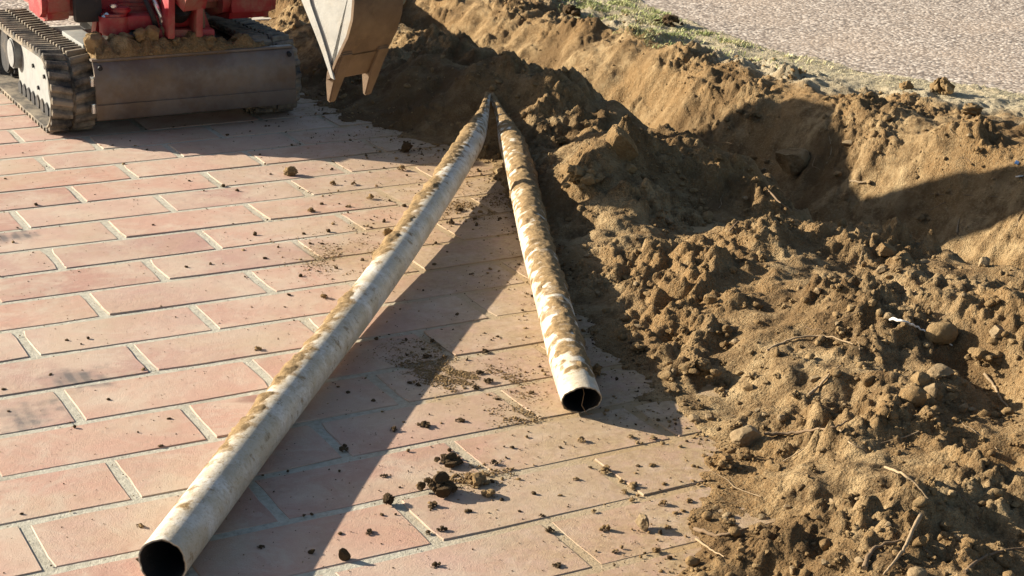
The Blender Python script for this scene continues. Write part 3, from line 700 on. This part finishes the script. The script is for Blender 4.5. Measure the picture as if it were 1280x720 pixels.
for w in (.0, BW-.062):
    tp = [(tt[0]-.006, tt[1]+.004), (tt[0]+.010, tt[1]), (l0[0]+.020, l0[1]+.0), (back[1][0]+.016, back[1][1]+.01), (back[1][0]-.002, back[1][1]+.03), (l0[0]-.020, l0[1]+.02), (l0[0]-.030, l0[1]-.02)]
    mt = MB().prism(tp, frame, w+.002, w+.054); wc = Vector(SIDE0)+Vector(WD)*(w+.028)
    for v in mt.bm.verts:
        if v.co.z < tt[1]+.012: q = (v.co-wc).dot(Vector(WD)); v.co -= Vector(WD)*q*.42
        elif v.co.z < l0[1]-.005: q = (v.co-wc).dot(Vector(WD)); v.co -= Vector(WD)*q*.12
    bmesh.ops.bevel(mt.bm, geom=list(mt.bm.edges), offset=.005, segments=2, affect='EDGES'); part(mt, 'tooth', 'bucket', bucket)
for w in (.05, BW-.07): part(MB().prism([(a0-.04, z0+.12), (a0-.16, z0+.17), (a0-.17, z0+.28), (a0-.10, z0+.30)], frame, w, w+.02, bevel=.004), 'hinge_ear', 'bucket', bucket)

# ------------------------------------------------------------------ clods, stones, crumbs
def ico(sub):
    bm = bmesh.new(); bmesh.ops.create_icosphere(bm, subdivisions=sub, radius=1.0)
    V = np.array([v.co[:] for v in bm.verts]); F = np.array([[v.index for v in f.verts] for f in bm.faces]); bm.free(); return V, F
ICO = {k: ico(k) for k in (1, 2, 3, 4)}
def lump(sub, seed, kind):
    g = np.random.default_rng(seed); V, F = ICO[sub]; V = V.copy(); N0 = V.copy(); o = g.uniform(0, 90, 3)
    if kind != 'round':
        for _ in range(dict(rock=10, block=7, crumb=7)[kind]):
            n = g.normal(size=3); n /= np.linalg.norm(n); d = g.uniform(.5, .84) if kind != 'block' else g.uniform(.48, .7)
            q = V@n-d; V -= np.outer(np.clip(q, 0, None)*.95, n)
    if kind == 'crumb':
        nz = -.20+.95*np.abs(perlin3(N0*1.7+o))+.70*np.abs(perlin3(N0*3.6+o*2))+(.5*np.abs(perlin3(N0*7.5+o)) if sub > 1 else 0)+(.35*np.abs(perlin3(N0*15+o)) if sub > 3 else 0)
        V *= (1+1.15*nz)[:, None]
    else:
        amp = dict(rock=.16, block=.14, round=.12)[kind]; V *= (1+amp*(perlin3(N0*1.3+o)+.7*perlin3(N0*3+o)+.5*np.abs(perlin3(N0*7+o))))[:, None]
    V *= g.uniform(.68, 1.2, 3)*[1, 1, .85]
    return V/np.abs(V[:, :2]).max(), F
def rotm(g, flat=1.0):
    a = g.uniform(0, 2*np.pi); t = g.normal(0, .35*flat, 2); ca, sa = np.cos(a), np.sin(a)
    R = np.array([[ca, -sa, 0], [sa, ca, 0], [0, 0, 1]]); cx, sx = np.cos(t[0]), np.sin(t[0])
    return R@np.array([[1, 0, 0], [0, cx, -sx], [0, sx, cx]])
def cluster(seed, fine=False):
    g = np.random.default_rng(seed); VV = []; FF = []; off = 0; n = int(g.integers(26, 36))
    for i in range(n):
        V, F = lump((3 if fine else 2) if i < 9 else (2 if fine else 1), seed*31+i, 'crumb' if i % 3 else 'rock'); r = g.uniform(.20, .32) if i < 4 else g.uniform(.12, .22) if i < 16 else g.uniform(.05, .13)
        a = g.uniform(0, 6.283); d = min(.55, abs(g.normal(0, .36 if i < 16 else .6))); x, y = math.cos(a)*d, math.sin(a)*d*.8; z = .36*max(0, 1-d*1.3)*g.uniform(.4, 1.2)+r*.45 if i < 16 else r*.5
        VV.append((V*r)@rotm(g, 2.).T+[x, y, z]); FF.append(F+off); off += len(V)
    V = np.vstack(VV); V[:, 2] -= V[:, 2].min(); return V/np.percentile(np.abs(V[:, :2]), 97), np.vstack(FF)
LUMPS = {(k, s): [lump(s, 100*s+i*7+hash_, k) for i in range(12)] for s in (1, 2, 3, 4) for k, hash_ in (('rock', 1), ('block', 2), ('crumb', 3), ('round', 4))}
LM = {}
def clod_mesh(kind, sub, i, mat):
    if (kind, sub, i, mat) not in LM:
        V, F = LUMPS[(kind, sub)][i]; me = mesh_np('clod', V, F); me.materials.append(MAT[mat]); me.polygons.foreach_set('use_smooth', [kind == 'round' or (kind == 'crumb' and sub > 1)]*len(F))
        LM[(kind, sub, i, mat)] = me
    return LM[(kind, sub, i, mat)]
for s_ in (2, 3, 4): LUMPS[('cluster', s_)] = [cluster(200+i, s_ > 3) for i in range(12)]
gq = np.random.default_rng(77); placed = []
def put_clod(p, r, name, label, cat, group, kind='crumb', mat='clod', sub=3, sink=.25, zs=1.0):
    i = int(gq.integers(12)); o = bpy.data.objects.new(name, clod_mesh(kind, sub, i, mat)); COL.objects.link(o)
    s = r*gq.uniform(.9, 1.1, 3)*[1, 1, zs]; R = rotm(gq, 0. if kind == 'cluster' else .6); V = (LUMPS[(kind, sub)][i][0]*s)@R.T
    o.scale = s; o.rotation_euler = Matrix(R.tolist()).to_euler(); h = -V[:, 2].min()
    o.location = (p[0], p[1], p[2]+h*(1-2*sink)); placed.append((p[0], p[1], r))
    return tag(o, label, cat, group)
def at_px(px, py, size):                     # base pixel and width in pixels -> ground point and radius
    p = hit(px, py); return p, .5*size*np.dot(p-CAM, FW)/FPX
# -- named single things
for px, py, sz, name, label, cat, kind, mat, zs in (
    (363, 219, 20, 'soil_clod', 'fist sized tan soil clod on clean bricks near the excavator shadow', 'soil clod', 'crumb', 'clod', 1.2),
    (431, 700, 17, 'soil_clod', 'tall dark blocky soil clod standing beside the long pipe shadow', 'soil clod', 'block', 'clod_dark', 1.7),
    (485, 630, 21, 'soil_clod', 'dark rounded soil clod on a brick joint next to the pipe shadow', 'soil clod', 'crumb', 'clod_dark', .9),
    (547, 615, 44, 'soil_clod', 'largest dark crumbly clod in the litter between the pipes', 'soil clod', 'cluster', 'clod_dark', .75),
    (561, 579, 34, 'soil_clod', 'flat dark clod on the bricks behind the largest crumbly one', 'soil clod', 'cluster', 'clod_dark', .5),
    (594, 604, 32, 'soil_clod', 'tan crumbly clod touching a pale brick joint between the pipes', 'soil clod', 'cluster', 'clod', .7),
    (614, 620, 17, 'soil_clod', 'small tan clod beside the tan crumbly clod on brick', 'soil clod', 'cluster', 'clod', .9),
    (802, 660, 26, 'stone', 'pointed pyramid shaped tan stone alone on the dusty bricks', 'stone', 'rock', 'stone', 1.25),
    (932, 552, 40, 'stone', 'smooth rounded brown stone at the edge of the spoil', 'stone', 'rock', 'stone', .55),
    (905, 584, 36, 'soil_clod', 'yellowish crumbly clod in front of the smooth rounded stone', 'soil clod', 'cluster', 'clod', .65),
    (875, 468, 44, 'soil_clod', 'ochre crumbly clod lying where spoil meets the dusty bricks', 'soil clod', 'cluster', 'clod', .8),
    (869, 527, 19, 'stone', 'small pale stone on dusty bricks in front of the spoil', 'stone', 'rock', 'stone', .8),
    (887, 524, 13, 'stone', 'small brown stone beside the small pale stone on bricks', 'stone', 'rock', 'stone', 1.1),
    (744, 470, 15, 'soil_clod', 'upright mud lump leaning on the side of the short pipe', 'soil clod', 'crumb', 'clod', 1.9),
    (1177, 424, 46, 'soil_clod', 'big rounded clod on the spoil behind the white strip', 'soil clod', 'round', 'clod', .9),
    (1247, 420, 36, 'stone', 'pale squared stone on the spoil next to the big rounded clod', 'stone', 'rock', 'stone', .8),
    (1105, 318, 34, 'soil_clod', 'rounded clod perched on the mound below the trench wall', 'soil clod', 'rock', 'clod', 1.0),
    (1175, 470, 38, 'stone', 'flat topped angular stone in the spoil heap', 'stone', 'block', 'stone', .7),
    (1230, 452, 58, 'soil_clod', 'broad crusty clod behind the flat topped angular stone', 'soil clod', 'cluster', 'clod', .6),
    (1140, 503, 34, 'soil_clod', 'lumpy clod leaning on a small squared stone in spoil', 'soil clod', 'round', 'clod', .8),
    (1164, 494, 24, 'stone', 'small squared stone leaning on the lumpy clod', 'stone', 'block', 'stone', 1.0),
    (1199, 675, 15, 'stone', 'small whitish angular pebble in the foreground spoil', 'stone', 'rock', 'stone', .9),
    (1146, 722, 26, 'stone', 'rounded pale stone at the front of the spoil', 'stone', 'round', 'stone', .8),
    (777, 196, 40, 'soil_clod', 'big smooth clod leaning on the sunlit lump behind the short pipe', 'soil clod', 'rock', 'clod', 1.1),
    (705, 178, 24, 'soil_clod', 'dark clod on top of the sunlit lump behind the short pipe', 'soil clod', 'crumb', 'clod', .9),
    (730, 232, 48, 'soil_clod', 'broad crumbly clod bulging from the sunlit lump behind the short pipe', 'soil clod', 'cluster', 'clod', .8),
    (836, 32, 34, 'soil_clod', 'dark turf clod thrown onto the green grass strip', 'soil clod', 'cluster', 'clod_dark', .55),
    (716, 20, 26, 'soil_clod', 'dark clod at the soil edge where the grass strip begins', 'soil clod', 'cluster', 'clod_dark', .7),
    (1212, 142, 34, 'soil_clod', 'dark rounded clod on the berm beside the sandy strip', 'soil clod', 'crumb', 'clod', .9),
    (1178, 118, 28, 'soil_clod', 'ragged upright clod on the berm beside the sandy strip', 'soil clod', 'cluster', 'clod', 1.3),
    (1133, 112, 22, 'soil_clod', 'narrow dark clod where berm meets the sandy strip', 'soil clod', 'crumb', 'clod', 1.2),
    (990, 212, 52, 'soil_clod', 'sunlit clod standing in the shaded trench mouth', 'soil clod', 'rock', 'clod', .8),
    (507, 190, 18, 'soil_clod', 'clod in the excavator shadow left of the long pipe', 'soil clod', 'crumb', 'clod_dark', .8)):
    p, r = at_px(px, py, sz); put_clod(p, r, name, label, cat, None, kind, mat, 4, .12 if p[2] < .004 else .22, zs)
# -- look-alikes on the paving
G1 = ('small brown clod on the bricks left of the long pipe', 'clods left of the long pipe')
G2 = ('small dark clod on the bricks between the two pipes', 'clods between the pipes')
def in_shade(px, py): return px < 400+(720-py)*.63
G3 = ('small clod on dusty bricks in front of the spoil', 'clods in front of the spoil')
for px, py, sz in ((389, 265, 9), (416, 231, 8), (442, 231, 8), (402, 256, 6), (436, 259, 8), (463, 249, 9), (505, 258, 7), (331, 324, 7), (484, 293, 16), (420, 336, 7), (376, 346, 7), (480, 277, 6), (410, 290, 7), (380, 293, 6), (319, 294, 7),
                   (322, 438, 9), (406, 373, 9), (84, 426, 6), (136, 500, 6), (212, 524, 7), (502, 213, 11), (279, 233, 7), (297, 239, 6), (360, 590, 5), (93, 535, 6), (175, 659, 9), (110, 424, 5), (45, 257, 7)):
    p, r = at_px(px, py, sz); put_clod(p, r, 'soil_clod', G1[0] if sz > 7 else 'tiny dark clod on the bricks left of the long pipe', 'soil clod', G1[1], 'cluster' if sz > 7 else 'crumb', 'clod' if sz > 7 else 'clod_dark', 2, .15, .9)
for px, py, sz in ((534, 447, 14), (607, 441, 13), (600, 467, 14), (611, 478, 16), (594, 486, 14), (665, 492, 11), (530, 533, 19), (575, 527, 14), (492, 538, 12), (522, 482, 10), (466, 502, 9), (540, 427, 9), (542, 634, 16), (585, 641, 13),
                   (552, 664, 14), (535, 667, 12), (462, 667, 13), (616, 580, 12), (480, 596, 11), (544, 708, 14), (677, 645, 10), (687, 664, 15), (477, 644, 8), (627, 625, 9), (574, 264, 13), (563, 280, 12), (470, 425, 9), (430, 563, 14), (640, 560, 9), (571, 595, 9), (700, 560, 8), (697, 708, 14), (650, 640, 8), (500, 610, 7), (326, 685, 11), (380, 645, 8)):
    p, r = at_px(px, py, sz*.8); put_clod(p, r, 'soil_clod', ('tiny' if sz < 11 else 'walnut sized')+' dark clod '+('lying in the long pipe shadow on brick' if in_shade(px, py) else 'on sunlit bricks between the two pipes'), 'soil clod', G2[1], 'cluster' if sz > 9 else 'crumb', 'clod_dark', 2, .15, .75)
for px, py, sz in ((757, 590, 18), (791, 609, 16), (780, 616, 10), (815, 583, 11), (789, 547, 10), (817, 549, 10), (727, 552, 12), (830, 607, 10), (830, 630, 12), (861, 627, 12), (864, 651, 14), (757, 663, 15), (930, 572, 26), (976, 567, 20), (850, 560, 8), (845, 425, 10),
                   (720, 600, 9), (770, 690, 12), (820, 690, 14), (880, 600, 10), (835, 660, 10), (742, 640, 9), (700, 620, 8)):
    p, r = at_px(px, py, sz*.85); put_clod(p, r, 'soil_clod', G3[0] if sz < 14 else 'larger crumbly clod on dusty bricks in front of the spoil', 'soil clod', G3[1], 'cluster' if sz > 8 else 'crumb', 'clod', 2, .15, .8)
# -- clods carried on the blade
for k in range(26):
    x = .545+.66*(k/25)**1.0+gq.normal(0, .015); y = .13+gq.uniform(-.03, .05); r = gq.uniform(.022, .045)*(1.3 if k < 8 else 1.)
    z = .342+.03*math.sin(k*1.7)-.03*(k > 18)+(.015 if k < 14 else 0)
    put_clod((x, y, z), r, 'soil_clod', 'tan clod resting behind the top edge of the dozer blade', 'soil clod', 'clods carried on the blade', 'crumb' if k % 3 else 'rock', 'clod', 3, .3, .95)
hb = MB()
bx_ = np.linspace(.55, 1.28, 74); by_ = np.linspace(.066, .30, 28); HX, HY = np.meshgrid(bx_, by_)
HZ = .374-.14*sst(.14, .30, HY)-.035*sst(.10, .066, HY)-.05*sst(.9, 1.28, HX)+.05*billow(HX, HY, .09, 3)+.025*billow(HX, HY, .04, 5)-.02
nv = HX.size; idx = np.arange(nv).reshape(HX.shape); Q = np.stack([idx[:-1, :-1], idx[:-1, 1:], idx[1:, 1:], idx[1:, :-1]], -1).reshape(-1, 4)
Vt = np.stack([HX.ravel(), HY.ravel(), HZ.ravel()], -1); bot = Vt.copy(); bot[:, 2] = .16
rim = np.r_[idx[0, :], idx[1:, -1], idx[-1, -2::-1], idx[-2:0:-1, 0]]; rim2 = np.r_[rim[1:], rim[:1]]
Fh = np.vstack([Q, Q[:, ::-1]+nv, np.stack([rim, rim+nv, rim2+nv, rim2], -1)])
tag(link('soil_heap', mesh_np('soil_heap', np.vstack([Vt, bot]), Fh, dict(moist_shade=np.full(nv*2, .1), strip=np.zeros(nv*2))), MAT['soil'], smooth=True), 'heap of loose soil piled behind the dozer blade', 'soil heap')
# -- look-alikes scattered over the spoil, each of them about ten pixels or more
G4 = ('loose tan clod half sunk in the churned spoil', 'clods on the spoil'); G5 = ('small brown stone half sunk in the churned spoil', 'stones on the spoil')
cnt = 0; tries = 0
while cnt < 190 and tries < 6000:
    tries += 1
    px, py = gq.uniform(700, 1290), gq.uniform(90, 730) if gq.random() < .35 else gq.uniform(330, 730)
    p = hit(px, py)
    if p[0]-soil_edge(p[1]) < .03 or p[0] > 4.0 or (3.0 < p[0] < 3.6 and gq.random() < .7): continue
    sz = 9+9*gq.random()**2.2+(10*gq.random() if gq.random() < .12 else 0); r = .5*sz*np.dot(p-CAM, FW)/FPX
    if any((p[0]-a)**2+(p[1]-b)**2 < (.75*(r+c))**2 for a, b, c in placed): continue
    st = gq.random() < .22; kd = 'rock' if (st or gq.random() < .35) else ('round' if gq.random() < .2 else 'cluster')
    place = ('on the berm beside the sandy strip' if p[0] > 3.55 else 'lodged on the cut trench wall' if p[0] > 3.0 else 'on the trench floor' if (p[0] > 2.62 and p[1] > -2.4) else
             'around the sunlit lump behind the short pipe' if p[1] > -1.75 else 'on the middle mound beside the short pipe' if p[1] > -2.75 else
             'in the thin spoil next to the bricks' if p[0]-soil_edge(p[1]) < .25 else 'on the high spoil near the big rounded clod' if p[1] > -3.35 else 'in the churned spoil around the thick roots')
    lb = ('large ' if r > .016 else 'small ')+dict(rock='angular ', round='rounded ', crumb='crumbly ', cluster='crumbly ')[kd]+('brown stone ' if st else 'tan clod ')+place
    put_clod(p, r, 'stone' if st else 'soil_clod', lb, 'stone' if st else 'soil clod', ('stones ' if st else 'clods ')+place, kd, 'stone' if st else 'clod', 2, gq.uniform(.15, .35), gq.uniform(.75, 1.0)); cnt += 1

def scatter(name, P, Rr, kinds, sub, mat, sinkf=.3, squash=.85):
    g = np.random.default_rng(len(P)); VV = []; FF = []; off = 0
    for (x, y, z), r in zip(P, Rr):
        V, F = LUMPS[(kinds[int(g.integers(len(kinds)))], 2 if r > .0062 else sub)][int(g.integers(12))]
        W = (V*(r*g.uniform(.75, 1.2, 3)*[1, 1, squash]))@rotm(g, 1.).T; h = -W[:, 2].min()
        VV.append(W+[x, y, z+h*(1-2*sinkf)]); FF.append(F+off); off += len(V)
    me = mesh_np(name, np.vstack(VV), np.vstack(FF)); return link(name, me, MAT[mat], smooth=False)
# -- fine rubble over the spoil (nobody could count it)
g = np.random.default_rng(5); P = []; R_ = []
cand = np.stack([g.uniform(.3, 4.1, 80000), g.uniform(-4.9, 2.9, 80000)], -1)
de = cand[:, 0]-soil_edge(cand[:, 1]); mh, md, mw, mr, mc = macro(cand[:, 0], cand[:, 1])
dens = fbm(cand[:, 0], cand[:, 1], .5, 3, .6, 91)
ok = (de > -.03) & (mr < -.25) & (g.random(80000) < np.where(mw > .3, .08, .06+1.0*np.clip(dens*1.6-.02, 0, .7))) & (g.random(80000) < np.interp(cand[:, 1], [-4.9, -2.5, 0, 2.9], [1, .85, .65, .35]))
for x, y in cand[ok][:19000]:
    P.append((x, y, soil_z(x, y))); R_.append(.0032*(1-g.random())**-.5)
R_ = np.clip(R_, .003, .017)
tag(scatter('soil_rubble', P, R_, ('crumb', 'rock', 'block', 'crumb'), 1, 'clod', .25), 'fine soil rubble strewn over the dug spoil', 'soil rubble', kind='stuff')
# -- crumbs on the paving
P = []; R_ = []
cand = np.stack([g.uniform(-1.0, 1.75, 40000), g.uniform(-4.6, .3, 40000)], -1); de = cand[:, 0]-soil_edge(cand[:, 1])
pr = .015+1.1*np.exp(np.minimum(de, 0)/.09)+.10*np.exp(np.minimum(de, 0)/.55)
c2 = un(560, 590)[:2]; c3 = un(420, 310)[:2]; c4 = un(570, 450)[:2]
for c_, s_, a_ in ((c2, .16, .22), (c3, .22, .10), (c4, .22, .16), (un(600, 260)[:2], .25, .25), (un(480, 180)[:2], .35, .16)): pr = pr+a_*np.exp(-((cand-c_)**2).sum(1)/s_**2)
pr *= .8+2.0*np.clip(fbm(cand[:, 0], cand[:, 1], .25, 3, .6, 95)+.25, 0, 1)
ok = (de < .08) & (g.random(40000) < pr)
sp_xy = np.stack([g.uniform(-1.3, 1.8, 9000), g.uniform(-4.6, .6, 9000)], -1); sp_de = sp_xy[:, 0]-soil_edge(sp_xy[:, 1])
sp_ok = (sp_de < .05) & (g.random(9000) < .22+.8*np.exp(np.minimum(sp_de, 0)/.8))
for x, y in cand[ok][:11500]:
    P.append((x, y, surf(x, y))); R_.append(.0015*(1-g.random())**-.5)
R_ = list(np.clip(R_, .0014, .0075))
for x, y in sp_xy[sp_ok]: P.append((x, y, surf(x, y))); R_.append(g.uniform(.0009, .0019))
R_ = np.array(R_); P = np.array(P); half = g.random(len(P)) < .35+.4*(np.array([p[0]-float(soil_edge(p[1])) for p in P]) < -.25)
tag(scatter('soil_crumbs', P[half], R_[half], ('crumb', 'rock'), 1, 'clod_dark', .2, .7), 'dark soil crumbs sprinkled over the brick paving', 'soil crumbs', kind='stuff')
tag(scatter('soil_crumbs', P[~half], R_[~half], ('crumb', 'rock'), 1, 'clod', .2, .7), 'tan soil crumbs sprinkled over the brick paving', 'soil crumbs', kind='stuff')
# -- smears of fine soil on the bricks
def smear(px, py, rx, ry, n, label, seed, ang=0.):
    c = un(px, py); g = np.random.default_rng(seed); P = []; ca, sa = math.cos(ang), math.sin(ang)
    while len(P) < n:
        u, v = g.normal(0, .5, 2)
        if g.random() > sst(-.25, .25, fbm(np.array(u), np.array(v), .7, 3, .6, seed)): continue
        x, y = c[0]+u*rx*ca-v*ry*sa, c[1]+u*rx*sa+v*ry*ca; P.append((x, y, surf(x, y)))
    R_ = np.clip(.0012*(1-g.random(n))**-.4, .001, .0045)
    tag(scatter('soil_smear', P, R_, ('crumb', 'rock'), 1, 'clod', .25, .55), label, 'soil smear', None, 'stuff')
smear(572, 470, .11, .21, 4200, 'thin smear of sandy soil on bricks beside the long pipe shadow', 3, .5)
smear(648, 520, .07, .07, 500, 'small sandy smear over a brick joint before the short pipe', 4)
smear(525, 436, .10, .10, 500, 'faint soil smear lying inside the long pipe shadow', 6)
smear(590, 597, .10, .06, 700, 'tan smear of soil under the crumbly clods between the pipes', 8)
smear(430, 320, .22, .16, 1100, 'thin film of soil on bricks left of the long pipe', 9, .9)
smear(600, 258, .20, .22, 2200, 'rough patch of soil on the ground where the pipes converge', 12, .9)

# ------------------------------------------------------------------ roots and litter
def root(pts, rad, mat, label, group=None, lift=.35, name='root'):
    P = []
    for q in pts:
        p = hit(*q) if len(q) == 2 else q; P.append(np.array(p, float)+[0, 0, rad*lift])
    P = catmull(P, 6); P[:, 2] += np.random.default_rng(int(P[0, 0]*1e4) % 9999).normal(0, rad*.25, len(P))
    f = np.linspace(0, 1, len(P)); rd = .8*rad*(1-.6*f)*(1+.08*np.sin(f*23+rad*900))
    return tag(MB().tube(P, list(rd), 7).build(name, MAT[mat], smooth=60), label, 'root', group)
root([(1110, 402), (1128, 405), (1147, 413), (1168, 424), (1190, 435)], .0052, 'white', 'white fibrous strip arching over the spoil by the big rounded clod', None, 1.6, 'fibre_strip')
root([(955, 545), (985, 545), (1012, 540), (1040, 537), (1060, 528)], .0058, 'root', 'dark root running right from the smooth rounded stone', None, .9)
root([(1150, 650), (1140, 668), (1130, 690), (1118, 706), (1104, 722)], .0062, 'root_pale', 'thick pale root crossing the foreground spoil', None, 1.3)
root([(1080, 716), (1085, 700), (1097, 688), (1126, 680)], .0072, 'root', 'thick curved root beside the thick pale one', None, 1.1)
root([(1205, 718), (1225, 702), (1250, 692), (1284, 686)], .0050, 'root', 'long root on the smooth slope in the spoil', None, 1.)
root([(1106, 587), (1126, 594), (1143, 607), (1160, 626)], .0042, 'root_pale', 'pale thin root lying over a large clod in the spoil', None, 1.2)
root([(958, 440), (978, 431), (996, 425), (1028, 422), (1066, 432)], .0050, 'root_pale', 'pale bent root along the middle of the spoil', None, 1.1)
root([(1010, 497), (1022, 487), (1034, 474), (1050, 460)], .0058, 'root_pale', 'frayed pale root slanting up the spoil', None, 1.)
root([(868, 664), (890, 672), (915, 670), (935, 664)], .0062, 'root', 'reddish root bent at the edge of the spoil over bricks', None, 1.2)
root([(870, 676), (888, 688), (905, 698)], .0035, 'root_pale', 'pale rootlet below the reddish bent root', None, 1.)
root([(1135, 241), (1165, 244), (1205, 245), (1247, 248)], .0040, 'root', 'long thin root across the shaded trench slope', None, 1.2)
root([(1062, 229), (1076, 231), (1090, 229)], .0070, 'root_pale', 'short frayed root poking from the sunlit trench wall', None, 1.3)
root([(1033, 206), (1039, 190), (1036, 170)], .0040, 'root_pale', 'thin upright root in the shadow edge of the trench wall', None, 1.3)
root([(1196, 293), (1197, 284), (1199, 274)], .0050, 'root_pale', 'short pale root stub above the trench bottom', None, 1.3)
root([(911, 293), (916, 287), (923, 279)], .0050, 'root', 'short reddish twig standing on the middle mound', None, 1.6)
root([(960, 240), (985, 262), (1015, 272)], .0045, 'root', 'dark root hanging in the shaded trench mouth', None, 1.)
root([(1230, 470), (1242, 485), (1250, 500), (1262, 515)], .0055, 'root_pale', 'forked pale root among clods in the spoil', None, 1.2)
root([(1050, 540), (1062, 555), (1084, 566)], .0036, 'root_pale', 'pale rootlet behind a large clod in the spoil', None, 1.)
for k in range(28):
    px, py = gq.uniform(760, 1285), gq.uniform(150, 715); p = hit(px, py)
    if p[0]-soil_edge(p[1]) < .06 or p[0] > 3.9: continue
    a = gq.uniform(0, 6.28); ln = gq.uniform(.05, .16); pts = []
    for f in (0, .35, .7, 1):
        x = p[0]+math.cos(a)*ln*f+gq.normal(0, .008); y = p[1]+math.sin(a)*ln*f+gq.normal(0, .008); pts.append((x, y, max(surf(x, y), p[2]-.03)))
    root(pts, gq.uniform(.0014, .0026), 'root' if k % 2 else 'root_pale', ('thin brown' if k % 2 else 'thin pale')+' rootlet strewn '+('on the trench side soil' if p[0] > 2.5 else 'on the middle mound' if p[1] > -2.75 else 'over the foreground spoil'), 'rootlets in the spoil', 1.2)
p = hit(1271, 205); tag(MB().box((p[0], p[1], p[2]+.006), (.024, .015, .004), Matrix.Rotation(.4, 3, 'X') @ Matrix.Rotation(.6, 3, 'Z'), .001).build('plastic_scrap', MAT['blue']), 'tiny scrap of blue plastic on the berm clods', 'scrap')
p = hit(1275, 222); tag(MB().box((p[0], p[1], p[2]+.006), (.03, .02, .005), Matrix.Rotation(-.3, 3, 'X'), .001).build('paper_scrap', MAT['white']), 'tiny white scrap on the soil below the berm', 'scrap')

# ------------------------------------------------------------------ grass and straw on the strip by the road
def blades(name, n, label, sel, hgt, lean, tone, seed, wid=.0022):
    g = np.random.default_rng(seed); VV = []; FF = []; tn = []; k = 0
    while k < n:
        y = g.uniform(-2.4, 3.2); re = float(road_edge(y)); x = re+g.uniform(-.62, .04)
        f = sel(x, y, re)
        if g.random() > f: continue
        z = soil_z(x, y)-.002 if x < 5 else 0; a = g.uniform(0, 6.283); h = g.uniform(*hgt); ln = h*g.uniform(*lean); w = wid*g.uniform(.7, 1.3)
        dx, dy = math.cos(a), math.sin(a); sx, sy = -dy*w, dx*w
        VV += [(x-sx, y-sy, z), (x+sx, y+sy, z), (x+dx*ln*.4+sx*.8, y+dy*ln*.4+sy*.8, z+h*.7), (x+dx*ln*.4-sx*.8, y+dy*ln*.4-sy*.8, z+h*.7), (x+dx*ln, y+dy*ln, z+h)]
        b = k*5; FF += [(b, b+1, b+2), (b, b+2, b+3), (b+3, b+2, b+4)]; t_ = float(np.clip(tone(x, y)+g.normal(0, .16), 0, 1)); tn += [t_]*5; k += 1
    me = mesh_np(name, np.array(VV), np.array(FF), dict(tone=np.array(tn))); tag(link(name, me, MAT['grass']), label, name.replace('_', ' '), kind='stuff')
blades('grass', 9000, 'short pale green grass on the strip beside the road', lambda x, y, re: float(sst(-.1, 1.1, y))*(.06+.94*float(sst(-.10, .28, fbm(x, y, .25, 4, .65, 33))))*float(sst(-.6, -.4, x-re-.1*math.sin(y*5)))*float(sst(.04, -.06, x-re)), (.007, .024), (.5, 1.6), lambda x, y: .38+.5*float(perlin(x*3, y*3, 8))+.3*float(sst(.8, -.2, y)), 3)
blades('dry_straw', 5000, 'dry straw lying on the sandy strip beside the road', lambda x, y, re: float(sst(.9, -.2, y))*(.3+.7*float(sst(-.2, .3, fbm(x, y, .3, 2, .6, 37))))*float(sst(-.5, -.25, x-re)), (.003, .010), (2., 7.), lambda x, y: .9, 5, .0016)
